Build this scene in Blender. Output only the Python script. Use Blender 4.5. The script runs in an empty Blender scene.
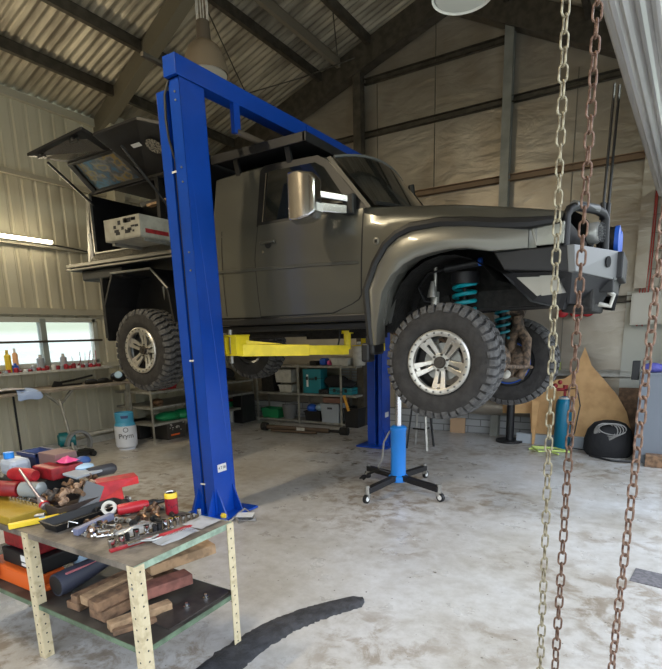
import bpy, bmesh, math, random
from mathutils import Vector, Matrix, Euler
random.seed(7)
S = bpy.context.scene
COL = S.collection
PI = math.pi
rad = math.radians

# ---------------------------------------------------------------- materials
MATS = {}
def mat(name, col, rough=.5, metal=0.0, noise=0.0, nscale=8, bump=0.0, bscale=40, coat=0.0, emit=None, estr=1, trans=0.0, col2=None, lo=.4, hi=.6, alpha=1.0):
    if name in MATS: return MATS[name]
    m = bpy.data.materials.new(name); m.use_nodes = True
    nt = m.node_tree; b = nt.nodes['Principled BSDF']
    b.inputs['Base Color'].default_value = (*col, 1); b.inputs['Roughness'].default_value = rough
    b.inputs['Metallic'].default_value = metal; b.inputs['Coat Weight'].default_value = coat
    b.inputs['Coat Roughness'].default_value = .08
    b.inputs['Transmission Weight'].default_value = trans
    b.inputs['Alpha'].default_value = alpha
    if emit: b.inputs['Emission Color'].default_value = (*emit, 1); b.inputs['Emission Strength'].default_value = estr
    tc = nt.nodes.new('ShaderNodeTexCoord')
    if noise > 0 or col2:
        n = nt.nodes.new('ShaderNodeTexNoise'); n.inputs['Scale'].default_value = nscale; n.inputs['Detail'].default_value = 6
        nt.links.new(tc.outputs['Object'], n.inputs['Vector'])
        r = nt.nodes.new('ShaderNodeValToRGB'); nt.links.new(n.outputs['Fac'], r.inputs['Fac'])
        r.color_ramp.elements[0].position = lo; r.color_ramp.elements[1].position = hi
        c2 = col2 if col2 else tuple(c*(1-noise) for c in col)
        r.color_ramp.elements[0].color = (*c2, 1); r.color_ramp.elements[1].color = (*col, 1)
        nt.links.new(r.outputs['Color'], b.inputs['Base Color'])
    if bump > 0:
        n2 = nt.nodes.new('ShaderNodeTexNoise'); n2.inputs['Scale'].default_value = bscale; n2.inputs['Detail'].default_value = 4
        nt.links.new(tc.outputs['Object'], n2.inputs['Vector'])
        bp = nt.nodes.new('ShaderNodeBump'); bp.inputs['Strength'].default_value = bump; bp.inputs['Distance'].default_value = .02
        nt.links.new(n2.outputs['Fac'], bp.inputs['Height']); nt.links.new(bp.outputs['Normal'], b.inputs['Normal'])
    MATS[name] = m
    return m

M_paint = mat('grey_paint', (.122, .121, .106), .28, .5, coat=.6)
M_paint2 = mat('silver_grey_paint', (.185, .180, .155), .34, .4, coat=.4)
M_blackp = mat('black_plastic', (.009, .009, .010), .5)
M_blackm = mat('black_metal', (.010, .010, .012), .5, 0, noise=.4)
M_under = mat('underbody', (.018, .016, .014), .7, .2, noise=.6, nscale=20, bump=.4)
M_glass = mat('tinted_glass', (.008, .010, .010), .03, 0, coat=1)
M_chrome = mat('chrome', (.62, .62, .62), .14, 1)
M_alu = mat('machined_aluminium', (.60, .575, .52), .38, .8, noise=.12, nscale=30)
M_aludark = mat('dark_aluminium', (.16, .16, .155), .4, .8)
M_rubber = mat('tyre_rubber', (.036, .033, .031), .85, noise=.35, nscale=14, bump=.3, bscale=60)
M_tread = mat('tread_rubber', (.105, .102, .100), .85, noise=.4, nscale=25, bump=.4, bscale=90)
M_blue = mat('lift_blue', (.002, .060, .42), .30, .0, noise=.12, nscale=3, coat=.22)
M_jblue = mat('jack_blue', (.010, .20, .66), .35, 0, coat=.4)
M_yellow = mat('lift_yellow', (.88, .68, .02), .4, noise=.15, nscale=10)
M_teal = mat('teal_paint', (.0, .30, .36), .4)
M_rust = mat('rusty_knuckle', (.22, .15, .10), .75, .3, noise=.6, nscale=22, bump=.5, col2=(.06, .045, .035))
M_silv = mat('silver_coated', (.15, .153, .153), .45, .3)
M_steel = mat('grey_steel', (.38, .37, .34), .4, .7, noise=.25, nscale=16)
M_frame = mat('frame_steel', (.115, .100, .078), .5, .5, noise=.35, nscale=9)
M_shelf = mat('shelf_steel', (.34, .33, .29), .5, .3, noise=.3, nscale=12)
M_cream = mat('cream_paint', (.60, .51, .33), .5, noise=.3, nscale=26, lo=.3, hi=.5, col2=(.42, .34, .20))
M_greenp = mat('pale_green_paint', (.30, .40, .30), .5, noise=.35, nscale=22)
M_tabletop = mat('greasy_tabletop', (.20, .17, .135), .55, noise=.5, nscale=9, bump=.2, col2=(.085, .07, .055))
M_wood = mat('old_timber', (.25, .145, .08), .75, noise=.5, nscale=18, bump=.3, col2=(.12, .07, .04))
M_wood2 = mat('fresh_timber', (.42, .27, .15), .7, noise=.4, nscale=20, bump=.2)
M_redwood = mat('red_timber', (.26, .10, .075), .75, noise=.4, nscale=18)
M_ply = mat('plywood', (.66, .40, .18), .7, noise=.3, nscale=6, lo=.3, hi=.6, col2=(.50, .28, .11))
M_card = mat('cardboard', (.50, .33, .20), .8)
M_red = mat('red_plastic', (.46, .016, .026), .45, noise=.35, nscale=14)
M_redd = mat('dark_red', (.30, .012, .018), .45, noise=.4, nscale=20)
M_orange = mat('orange_plastic', (.75, .13, .02), .4)
M_white = mat('white_plastic', (.74, .74, .72), .45)
M_offw = mat('offwhite', (.58, .56, .50), .55, noise=.2, nscale=12)
M_green = mat('green_plastic', (.02, .24, .09), .45)
M_greyp = mat('grey_plastic', (.33, .36, .39), .5)
M_navy = mat('navy_plastic', (.03, .05, .16), .45)
M_bluep = mat('blue_plastic', (.02, .10, .50), .4)
M_ltblue = mat('pale_blue', (.36, .52, .68), .5)
M_clear = mat('clear_plastic', (.85, .87, .88), .15, 0, trans=.75)
M_brass = mat('brown_metal', (.25, .15, .09), .45, .6, noise=.5, nscale=30)
M_cable = mat('grey_cable', (.30, .29, .28), .5)
M_pink = mat('pink_plastic', (.70, .08, .25), .45)
M_yelp = mat('yellow_plastic', (.78, .55, .03), .42)
M_clothw = mat('cloth', (.62, .60, .62), .9, noise=.25, nscale=10, bump=.5, bscale=20)
M_clothb = mat('blue_cloth', (.40, .52, .80), .9, bump=.5, bscale=20)
M_ink = mat('black_ink', (.02, .02, .025), .6)
M_limecl = mat('lime_webbing', (.50, .62, .18), .8)
M_bag = mat('black_canvas', (.012, .012, .014), .85, bump=.3)
M_lampw = mat('lamp_white', (.85, .83, .78), .35)
M_tube = mat('lit_tube', (1, .95, .8), .5, emit=(1, .88, .62), estr=16)
M_tubec = mat('lit_cool_tube', (1, 1, .95), .5, emit=(.85, 1, .85), estr=14)

def mat_chain(name, c1, c2):
    return mat(name, c1, .5, .75, col2=c2, nscale=60, lo=.42, hi=.58, bump=.2, bscale=300)
M_ch1 = mat_chain('galvanised_chain', (.36, .32, .22), (.15, .12, .075))
M_ch2 = mat_chain('rusty_chain', (.20, .125, .088), (.09, .048, .032))
M_ch3 = mat_chain('worn_rusty_chain', (.28, .185, .135), (.11, .058, .04))

def m_floor():
    m = bpy.data.materials.new('concrete_floor'); m.use_nodes = True; nt = m.node_tree; N = nt.nodes; L = nt.links
    b = N['Principled BSDF']; tc = N.new('ShaderNodeTexCoord')
    def noise(scale, det=8, rough=.6, dist=0):
        n = N.new('ShaderNodeTexNoise'); n.inputs['Scale'].default_value = scale; n.inputs['Detail'].default_value = det
        n.inputs['Roughness'].default_value = rough; n.inputs['Distortion'].default_value = dist
        L.new(tc.outputs['Object'], n.inputs['Vector']); return n
    def ramp(src, p0, p1, c0, c1):
        r = N.new('ShaderNodeValToRGB'); r.color_ramp.elements[0].position = p0; r.color_ramp.elements[1].position = p1
        r.color_ramp.elements[0].color = (*c0, 1); r.color_ramp.elements[1].color = (*c1, 1); L.new(src.outputs['Fac'], r.inputs['Fac']); return r
    def mix(mode, a, bb, f=1.0):
        x = N.new('ShaderNodeMix'); x.data_type = 'RGBA'; x.blend_type = mode
        x.inputs[0].default_value = f; L.new(a, x.inputs[6]); L.new(bb, x.inputs[7]); return x.outputs[2]
    base = ramp(noise(.9, 5), .35, .7, (.40, .37, .325), (.58, .575, .57))
    fine = ramp(noise(11, 8, .7), .32, .6, (.80, .78, .75), (1, 1, 1))
    # a blotchy oil-stain layer that shows only where a broad mask lets it
    st = ramp(noise(5.5, 10, .72, .4), .42, .53, (.50, .41, .31), (1, 1, 1))
    mask = ramp(noise(.55, 3), .44, .58, (0, 0, 0), (1, 1, 1))
    sm = N.new('ShaderNodeMix'); sm.data_type = 'RGBA'; L.new(mask.outputs['Color'], sm.inputs[0]); sm.inputs[6].default_value = (1, 1, 1, 1); L.new(st.outputs['Color'], sm.inputs[7])
    sp = ramp(noise(28, 3, .5), .27, .30, (.28, .25, .22), (1, 1, 1))
    c = mix('MULTIPLY', base.outputs['Color'], fine.outputs['Color']); c = mix('MULTIPLY', c, sm.outputs[2], .85); c = mix('MULTIPLY', c, sp.outputs['Color'])
    L.new(c, b.inputs['Base Color'])
    rr = ramp(noise(3, 6), .3, .7, (.22,)*3, (.5,)*3); L.new(rr.outputs['Color'], b.inputs['Roughness'])
    bp = N.new('ShaderNodeBump'); bp.inputs['Strength'].default_value = .12; bp.inputs['Distance'].default_value = .01
    L.new(noise(30).outputs['Fac'], bp.inputs['Height']); L.new(bp.outputs['Normal'], b.inputs['Normal'])
    return m
M_floor = m_floor()

def m_foil():
    m = bpy.data.materials.new('foil_insulation'); m.use_nodes = True; nt = m.node_tree; N = nt.nodes; L = nt.links
    b = N['Principled BSDF']; tc = N.new('ShaderNodeTexCoord')
    b.inputs['Metallic'].default_value = .6; b.inputs['Roughness'].default_value = .38
    n = N.new('ShaderNodeTexNoise'); n.inputs['Scale'].default_value = 1.4; n.inputs['Detail'].default_value = 5; n.inputs['Distortion'].default_value = .6
    L.new(tc.outputs['Object'], n.inputs['Vector'])
    r = N.new('ShaderNodeValToRGB'); r.color_ramp.elements[0].position = .35; r.color_ramp.elements[1].position = .68
    r.color_ramp.elements[0].color = (.33, .285, .225, 1); r.color_ramp.elements[1].color = (.46, .42, .36, 1)
    L.new(n.outputs['Fac'], r.inputs['Fac']); L.new(r.outputs['Color'], b.inputs['Base Color'])
    mp = N.new('ShaderNodeMapping'); mp.inputs['Rotation'].default_value = (0, .5, 0); mp.inputs['Scale'].default_value = (1, 1, 2.6)
    L.new(tc.outputs['Object'], mp.inputs['Vector'])
    n2 = N.new('ShaderNodeTexNoise'); n2.inputs['Scale'].default_value = 1.5; n2.inputs['Detail'].default_value = 4; n2.inputs['Distortion'].default_value = .5
    L.new(mp.outputs['Vector'], n2.inputs['Vector'])
    bp = N.new('ShaderNodeBump'); bp.inputs['Strength'].default_value = .55; bp.inputs['Distance'].default_value = .05
    L.new(n2.outputs['Fac'], bp.inputs['Height']); L.new(bp.outputs['Normal'], b.inputs['Normal'])
    return m
M_foil = m_foil()

def m_stripes(name, c1, c2, axis, scale, rough=.45, metal=.4, hi=.55):
    """corrugated sheet dirt: noise stretched along the ribs"""
    m = bpy.data.materials.new(name); m.use_nodes = True; nt = m.node_tree; N = nt.nodes; L = nt.links
    b = N['Principled BSDF']; tc = N.new('ShaderNodeTexCoord'); mp = N.new('ShaderNodeMapping'); mp.inputs['Scale'].default_value = axis
    L.new(tc.outputs['Object'], mp.inputs['Vector'])
    n = N.new('ShaderNodeTexNoise'); n.inputs['Scale'].default_value = scale; n.inputs['Detail'].default_value = 7; L.new(mp.outputs['Vector'], n.inputs['Vector'])
    r = N.new('ShaderNodeValToRGB'); r.color_ramp.elements[0].position = .36; r.color_ramp.elements[1].position = hi
    r.color_ramp.elements[0].color = (*c2, 1); r.color_ramp.elements[1].color = (*c1, 1)
    L.new(n.outputs['Fac'], r.inputs['Fac']); L.new(r.outputs['Color'], b.inputs['Base Color'])
    b.inputs['Metallic'].default_value = metal; b.inputs['Roughness'].default_value = rough
    return m
M_roof = m_stripes('roof_sheet', (.56, .50, .38), (.25, .215, .16), (.6, 3, .6), 2.2, .5, .35, .62)
M_sheet = m_stripes('cream_wall_sheet', (.62, .58, .45), (.53, .49, .37), (1, 2, .3), 2.5, .5, .1)
M_roller = m_stripes('roller_sheet', (.66, .65, .62), (.50, .49, .47), (3, .3, 3), 3, .35, .45)

def m_brick():
    m = bpy.data.materials.new('block_course'); m.use_nodes = True; nt = m.node_tree; N = nt.nodes; L = nt.links
    b = N['Principled BSDF']; tc = N.new('ShaderNodeTexCoord'); mp = N.new('ShaderNodeMapping'); mp.inputs['Rotation'].default_value = (PI/2, 0, 0)
    L.new(tc.outputs['Object'], mp.inputs['Vector']); br = N.new('ShaderNodeTexBrick'); L.new(mp.outputs['Vector'], br.inputs['Vector'])
    br.inputs['Scale'].default_value = 1; br.inputs['Brick Width'].default_value = .4; br.inputs['Row Height'].default_value = .11
    br.inputs['Mortar Size'].default_value = .008; br.inputs['Color1'].default_value = (.42, .43, .44, 1); br.inputs['Color2'].default_value = (.34, .35, .36, 1); br.inputs['Mortar'].default_value = (.16, .16, .16, 1)
    L.new(br.outputs['Color'], b.inputs['Base Color']); b.inputs['Roughness'].default_value = .8
    return m
M_brick = m_brick()

def m_checker():
    m = bpy.data.materials.new('checker_plate'); m.use_nodes = True; nt = m.node_tree; N = nt.nodes; L = nt.links
    b = N['Principled BSDF']; b.inputs['Base Color'].default_value = (.32, .30, .26, 1); b.inputs['Metallic'].default_value = .85; b.inputs['Roughness'].default_value = .35
    tc = N.new('ShaderNodeTexCoord'); v = N.new('ShaderNodeTexVoronoi'); v.inputs['Scale'].default_value = 35; L.new(tc.outputs['Object'], v.inputs['Vector'])
    bp = N.new('ShaderNodeBump'); bp.inputs['Strength'].default_value = .8; bp.inputs['Distance'].default_value = .01; L.new(v.outputs['Distance'], bp.inputs['Height']); L.new(bp.outputs['Normal'], b.inputs['Normal'])
    return m
M_check = m_checker()
def m_sticker():
    m = bpy.data.materials.new('printed_panel'); m.use_nodes = True; nt = m.node_tree; N = nt.nodes; L = nt.links
    b = N['Principled BSDF']; tc = N.new('ShaderNodeTexCoord'); v = N.new('ShaderNodeTexVoronoi'); v.inputs['Scale'].default_value = 9; L.new(tc.outputs['Object'], v.inputs['Vector'])
    n = N.new('ShaderNodeTexNoise'); n.inputs['Scale'].default_value = 7; L.new(tc.outputs['Object'], n.inputs['Vector'])
    r = N.new('ShaderNodeValToRGB'); cr = r.color_ramp; cr.elements[0].position = .30; cr.elements[0].color = (.03, .05, .07, 1); cr.elements[1].position = .40; cr.elements[1].color = (.04, .12, .2, 1)
    for p, c in ((.48, (.07, .07, .065)), (.55, (.17, .16, .14)), (.60, (.24, .16, .03)), (.64, (.10, .10, .09))):
        e = cr.elements.new(p); e.color = (*c, 1)
    L.new(n.outputs['Fac'], r.inputs['Fac']); L.new(r.outputs['Color'], b.inputs['Base Color']); b.inputs['Roughness'].default_value = .15
    return m
M_sticker = m_sticker()

# ---------------------------------------------------------------- mesh builder
class MB:
    def __init__(self): self.v = []; self.f = []
    def add(self, vs, fs):
        o = len(self.v); self.v += [tuple(x) for x in vs]; self.f += [tuple(i+o for i in f) for f in fs]; return self
    def box(self, x0, x1, y0, y1, z0, z1, rot=None, pivot=None):
        vs = [Vector((x, y, z)) for z in (z0, z1) for y in (y0, y1) for x in (x0, x1)]
        if rot is not None:
            c = Vector(pivot) if pivot is not None else Vector(((x0+x1)/2, (y0+y1)/2, (z0+z1)/2))
            R = Euler(rot).to_matrix(); vs = [R @ (p-c) + c for p in vs]
        return self.add(vs, [(0, 2, 3, 1), (4, 5, 7, 6), (0, 1, 5, 4), (2, 6, 7, 3), (0, 4, 6, 2), (1, 3, 7, 5)])
    def bar(self, p0, p1, w, h, up=(0, 0, 1)):
        p0 = Vector(p0); p1 = Vector(p1); d = (p1-p0).normalized(); u = Vector(up)
        s = d.cross(u)
        if s.length < 1e-4: s = d.cross(Vector((1, 0, 0)))
        s.normalize(); u = s.cross(d).normalized(); vs = []
        for p in (p0, p1):
            for a, b in ((-1, -1), (1, -1), (1, 1), (-1, 1)): vs.append(p + s*a*w/2 + u*b*h/2)
        return self.add(vs, [(0, 1, 2, 3), (7, 6, 5, 4), (0, 4, 5, 1), (1, 5, 6, 2), (2, 6, 7, 3), (3, 7, 4, 0)])
    def cyl(self, p0, p1, r, r1=None, n=16):
        return self.lathe([(r, 0), (r if r1 is None else r1, (Vector(p1)-Vector(p0)).length)], p0, Vector(p1)-Vector(p0), n, True)
    def lathe(self, prof, c, axis=(0, 0, 1), n=24, cap=True, closed=False):
        c = Vector(c); a = Vector(axis).normalized(); t = Vector((0, 0, 1)) if abs(a.z) < .9 else Vector((1, 0, 0))
        s = a.cross(t).normalized(); u = a.cross(s); vs = []; fs = []; m = len(prof)
        for r, h in prof:
            for k in range(n):
                q = 2*PI*k/n; vs.append(c + a*h + (s*math.cos(q) + u*math.sin(q))*r)
        for i in range(m if closed else m-1):
            j = (i+1) % m
            for k in range(n): fs.append((i*n+k, i*n+(k+1) % n, j*n+(k+1) % n, j*n+k))
        if cap and not closed: fs.append(tuple(range(n))[::-1]); fs.append(tuple((m-1)*n+k for k in range(n)))
        return self.add(vs, fs)
    def tube(self, pts, r, n=8, closed=False):
        pts = [Vector(p) for p in pts]; m = len(pts); vs = []; fs = []; prev = None
        for i, p in enumerate(pts):
            if closed: d = (pts[(i+1) % m] - pts[i-1])
            else: d = pts[min(i+1, m-1)] - pts[max(i-1, 0)]
            d.normalize()
            if prev is None:
                s = d.cross(Vector((0, 0, 1)));
                if s.length < .05: s = d.cross(Vector((0, 1, 0)))
            else: s = prev - d*prev.dot(d)
            s.normalize(); prev = s; u = d.cross(s); rr = r[i] if isinstance(r, (list, tuple)) else r
            for k in range(n): q = 2*PI*k/n; vs.append(p + (s*math.cos(q)+u*math.sin(q))*rr)
        for i in range(m if closed else m-1):
            j = (i+1) % m
            for k in range(n): fs.append((i*n+k, i*n+(k+1) % n, j*n+(k+1) % n, j*n+k))
        if not closed: fs.append(tuple(range(n))[::-1]); fs.append(tuple((m-1)*n+k for k in range(n)))
        return self.add(vs, fs)
    def prism(self, poly, off):
        """closed 3D polygon extruded by the vector off"""
        n = len(poly); o = Vector(off); p = [Vector(q) for q in poly]
        return self.add(p + [q+o for q in p], [tuple(range(n))[::-1], tuple(range(n, 2*n))] + [(i, (i+1) % n, n+(i+1) % n, n+i) for i in range(n)])
    def loft(self, secs, closed=False, cap=False):
        n = len(secs[0]); fs = []; vs = [p for s in secs for p in s]
        for i in range(len(secs)-1):
            for k in range(n if closed else n-1): fs.append((i*n+k, i*n+(k+1) % n, (i+1)*n+(k+1) % n, (i+1)*n+k))
        if cap: fs.append(tuple(range(n))[::-1]); fs.append(tuple((len(secs)-1)*n+k for k in range(n)))
        return self.add(vs, fs)
    def sphere(self, c, rx, ry=None, rz=None, n=14, m=8):
        ry = ry or rx; rz = rz or rx; vs = []; fs = []
        for i in range(m+1):
            a = PI*i/m
            for k in range(n): q = 2*PI*k/n; vs.append((c[0]+rx*math.sin(a)*math.cos(q), c[1]+ry*math.sin(a)*math.sin(q), c[2]+rz*math.cos(a)))
        for i in range(m):
            for k in range(n): fs.append((i*n+k, (i+1)*n+k, (i+1)*n+(k+1) % n, i*n+(k+1) % n))
        return self.add(vs, fs)

def wloc(o):
    p = Vector((0, 0, 0))
    while o: p += o.location; o = o.parent
    return p

def obj(name, mb, m, parent=None, smooth=False, bevel=0, loc=None, solid=0, sub=0):
    me = bpy.data.meshes.new(name)
    if loc is None:
        if parent is not None: o0 = wloc(parent)
        else:
            xs = [v[0] for v in mb.v]; ys = [v[1] for v in mb.v]; zs = [v[2] for v in mb.v]
            o0 = Vector(((min(xs)+max(xs))/2, (min(ys)+max(ys))/2, min(zs)))
    else: o0 = Vector(loc)
    me.from_pydata([tuple(Vector(v)-o0) for v in mb.v], [], mb.f); me.update()
    b = bmesh.new(); b.from_mesh(me); bmesh.ops.remove_doubles(b, verts=b.verts, dist=1e-5); bmesh.ops.recalc_face_normals(b, faces=b.faces); b.to_mesh(me); b.free()
    me.materials.append(m)
    o = bpy.data.objects.new(name, me); COL.objects.link(o)
    if parent is not None: o.parent = parent; o.location = o0 - wloc(parent)
    else: o.location = o0
    if solid: md = o.modifiers.new('Solidify', 'SOLIDIFY'); md.thickness = solid; md.offset = 0
    if bevel: md = o.modifiers.new('Bevel', 'BEVEL'); md.width = bevel; md.segments = 2; md.limit_method = 'ANGLE'; md.angle_limit = rad(35)
    if sub: md = o.modifiers.new('Subdivision', 'SUBSURF'); md.levels = sub; md.render_levels = sub
    if smooth:
        for p in me.polygons: p.use_smooth = True
        me.set_sharp_from_angle(angle=rad(38))
    return o
def tag(o, label, cat, group=None, kind=None):
    o['label'] = label; o['category'] = cat
    if group: o['group'] = group
    if kind: o['kind'] = kind
    return o
def struct(name, mb, m, parent=None, **k):
    o = obj(name, mb, m, parent, **k)
    if parent is None: o['kind'] = 'structure'
    return o
def thing(name, label, cat, loc=(0, 0, 0), group=None):
    o = bpy.data.objects.new(name, None); COL.objects.link(o); o.location = loc; o.empty_display_size = .05
    return tag(o, label, cat, group)
def kids(o): return [c for c in COL.objects if c.parent is o]
def dup(root, loc, rotz=None, label=None):
    r = root.copy(); COL.objects.link(r); r.location = loc
    if rotz is not None: r.rotation_euler = (0, 0, rotz)
    if label: r['label'] = label
    for ch in kids(root):
        c = ch.copy(); COL.objects.link(c); c.parent = r
        for g in kids(ch):
            d = g.copy(); COL.objects.link(d); d.parent = c
    return r
def text(body, size, m, parent, loc, rot, name, ext=.0008, sx=1.0):
    cu = bpy.data.curves.new(name, 'FONT'); cu.body = body; cu.size = size; cu.extrude = ext; cu.align_x = 'CENTER'; cu.align_y = 'CENTER'
    t = bpy.data.objects.new(name, cu); COL.objects.link(t)
    me = bpy.data.meshes.new_from_object(t); COL.objects.unlink(t); bpy.data.objects.remove(t)
    o = bpy.data.objects.new(name, me); me.materials.append(m); COL.objects.link(o); o.parent = parent
    o.location = Vector(loc) - wloc(parent); o.rotation_euler = rot; o.scale = (sx, 1, 1)
    return o
# ================================================================ SETTING
WX = -7.5; BY = 8.15; RX = -2.85           # left wall, back wall, ridge
def zl(x): return 4.87 + .32*(x - WX)       # left roof plane
ZR = zl(RX); RW = .62                        # right wall
def zr(x): return ZR - .50*(x - RX)

struct('floor', MB().box(-9, 6.5, -6, 8.3, -.12, 0), M_floor, loc=(0, 0, 0))

# roof: real corrugated sheets
def corr(x0, x1, zf, y0=-.8, y1=8.25, pitch=.11, amp=.013):
    mb = MB(); n = int((y1-y0)/pitch*6); vs = []; fs = []
    for i in range(n+1):
        y = y0 + (y1-y0)*i/n; d = amp*math.cos(2*PI*y/pitch)
        for x in (x0, x1): vs.append((x, y, zf(x)+.02+d))
    for i in range(n): fs.append((2*i, 2*i+1, 2*i+3, 2*i+2))
    return mb.add(vs, fs)
o = struct('ceiling', corr(WX-.1, RX, zl), M_roof, loc=(0, 0, 0), smooth=False, solid=.004)
o = struct('ceiling.001', corr(RX, RW+.35, zr), M_roof, loc=(0, 0, 0), solid=.004)
k = 1
def trim(mb, m=None, **kw):
    global k
    o = struct('trim_%d' % k, mb, m or M_frame, **kw); k += 1; return o
# purlins (C sections: web plus two lips)
for x in (-6.77, -5.94, -4.88, -4.53, -4.00, -3.02):
    z = zl(x); mb = MB()
    mb.box(x-.004, x+.004, -.8, BY, z-.13, z-.005); mb.box(x-.055, x+.004, -.8, BY, z-.135, z-.128); mb.box(x-.055, x+.004, -.8, BY, z-.012, z-.004); mb.box(x-.059, x-.055, -.8, BY, z-.135, z-.115)
    trim(mb, mat('purlin_light', (.30, .265, .205), .5, .4) if x == -4.53 else M_frame)
for x in (-2.0, -1.0, 0.0):
    z = zr(x); trim(MB().box(x-.03, x+.03, -.8, BY, z-.13, z-.005))
# back rafters
def rafter(xa, xb, zf, y0, y1, d0, d1):
    return MB().prism([(xa, y0, zf(xa)-.01), (xb, y0, zf(xb)-.01), (xb, y0, zf(xb)-d1), (xa, y0, zf(xa)-d0)], (0, y1-y0, 0))
trim(rafter(WX, RX, zl, 7.92, 8.12, .38, .36), M_frame); trim(rafter(RX, RW, zr, 7.92, 8.12, .36, .42), M_frame)
# near portal rafter on the left with its column and haunch, slightly out of square
mb = MB(); A = Vector((-7.5, 5.55, 0)); B = Vector((-2.85, 4.62, 0))
a0 = Vector((A.x, A.y, zl(A.x)-.02)); b0 = Vector((B.x, B.y, zl(B.x)-.02))
mb.prism([a0, b0, b0-Vector((0, 0, .24)), a0-Vector((0, 0, .24))], (.03, .14, 0))
trim(mb, mat('rafter_paint', (.19, .17, .125), .55, .2))
trim(MB().box(-7.47, -7.25, 5.62, 5.80, 0, 4.72), mat('column_paint', (.52, .49, .38), .5), bevel=.006)
trim(MB().box(-7.46, -7.10, 5.55, 5.80, 4.40, 4.86), mat('column_paint', (.52, .49, .38), .5))
# left wall: trapezoid rib cladding with the window opening left free
W0, W1, WZ0, WZ1 = 3.02, 5.18, 1.26, 1.92
def ribs(y0, y1, z0, z1):
    mb = MB(); pitch = .19; prof = []; y = y0
    while y < y1:
        for dy, dx in ((0, 0), (.125, 0), (.14, -.022), (.175, -.022)):
            if y+dy < y1: prof.append((y+dy, dx))
        y += pitch
    prof.append((y1, 0)); n = len(prof); vs = []; fs = []
    for yy, dx in prof: vs += [(WX+dx, yy, z0), (WX+dx, yy, z1)]
    for i in range(n-1): fs.append((2*i, 2*i+2, 2*i+3, 2*i+1))
    return mb.add(vs, fs)
mb = MB()
for a in ((-.8, W0, 0, 4.87), (W1, 8.2, 0, 4.87), (W0, W1, 0, WZ0), (W0, W1, WZ1, 4.87)):
    r = ribs(*a); mb.add(r.v, r.f)
o = struct('wall_left', mb, M_sheet, loc=(0, 0, 0), solid=.003)
for z, h in ((4.80, .10), (3.82, .06), (2.93, .06), (2.02, .09)):
    trim(MB().box(WX, WX+.06, -.8, 8.1, z-h/2, z+h/2), mat('girt_cream', (.50, .47, .37), .5, .1))
trim(MB().box(WX, WX+.05, W1+.06, 8.1, 1.18, 1.25), mat('girt_cream', (.50, .45, .32)))
mb = MB(); mb.box(WX, WX+.06, -.8, 8.1, 0.0, .10); trim(mb, M_offw)
# window
w = struct('window_1', MB().box(WX-.06, WX+.04, W0-.02, W0+.05, WZ0, WZ1).box(WX-.06, WX+.04, W1-.05, W1+.02, WZ0, WZ1).box(WX-.06, WX+.04, W0, W1, WZ1-.05, WZ1+.02).box(WX-.06, WX+.04, W0, W1, WZ0-.02, WZ0+.04), mat('window_frame', (.55, .56, .50), .4), loc=(WX, W0, WZ0))
obj('mullion', MB().box(WX-.05, WX+.05, 4.30, 4.38, WZ0, WZ1), mat('mullion_grey', (.30, .33, .30), .4), w)
gm = mat('window_glass', (.97, 1, .99), .02, 0, trans=1.0)
obj('pane', MB().box(WX-.012, WX-.006, W0, 4.30, WZ0, WZ1), gm, w); obj('pane', MB().box(WX-.012, WX-.006, 4.38, W1, WZ0, WZ1), gm, w)
obj('window_bar', MB().cyl((WX+.09, W0-.1, 1.60), (WX+.09, W1+.05, 1.60), .016, n=8), M_frame, w)
obj('window_sill', MB().box(WX-.02, WX+.24, W0-.2, W1+.08, 1.165, 1.20), M_offw, w)
# outside, seen through the window
ob = MB()
for i in range(8): ob.box(-13.02, -13.0, 0, 14, .2*i, .2*i+.185, rot=(0, rad(4), 0))
tag(obj('neighbouring_building', ob, mat('white_weatherboard', (.80, .84, .80), .6)), 'white weatherboard building seen outside through the side window', 'building')
gb = MB().box(-40, 40, -40, 40, -.5, -.3)
gr = obj('ground', gb, mat('lawn', (.30, .33, .24), .9, noise=.4, nscale=4)); gr['kind'] = 'structure'

# back wall
struct('wall_back', MB().prism([(WX, BY, .3), (RW+.2, BY, .3), (RW+.2, BY, zr(RW+.2)), (RX, BY, ZR), (WX, BY, zl(WX))], (0, .03, 0)), M_foil, loc=(0, 0, 0))
struct('baseboard_back', MB().box(WX, RW+.2, BY-.05, BY+.03, 0, .335), M_brick, loc=(0, 0, 0))
for z, x0, x1 in ((5.46, -4.2, -1.95), (4.70, WX, .6), (3.70, WX, .6), (1.96, WX, .6), (.97, -3.6, .6)):
    mb = MB(); mb.box(x0, x1, BY-.07, BY-.005, z-.045, z-.037).box(x0, x1, BY-.012, BY-.005, z-.045, z+.045).box(x0, x1, BY-.07, BY-.005, z+.037, z+.045).box(x0, x1, BY-.07, BY-.062, z-.045, z-.022)
    trim(mb, mat('girt_timber', (.30, .19, .11), .6) if z == 3.70 else (M_offw if z == .97 else M_frame))
trim(MB().box(-4.33, -4.20, 7.95, 8.10, 0, zl(-4.26)-.3), M_frame)
pm = mat('post_grey', (.27, .275, .25), .45, .3, noise=.2, nscale=5)
trim(MB().box(-2.02, -1.90, 7.97, 7.985, 0, zr(-1.96)-.3).box(-1.965, -1.955, 7.985, 8.09, 0, zr(-1.96)-.3).box(-2.02, -1.90, 8.085, 8.10, 0, zr(-1.96)-.3), pm)
for x, z0, z1 in ((-3.05, 3.7, 5.95), (-1.1, 1.0, 4.9), (-4.0, 3.7, 5.4), (-.62, 1.96, 3.7)):
    trim(MB().box(x-.006, x+.006, BY-.012, BY-.001, z0, z1), mat('seam_tape', (.17, .15, .12), .6))
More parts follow.
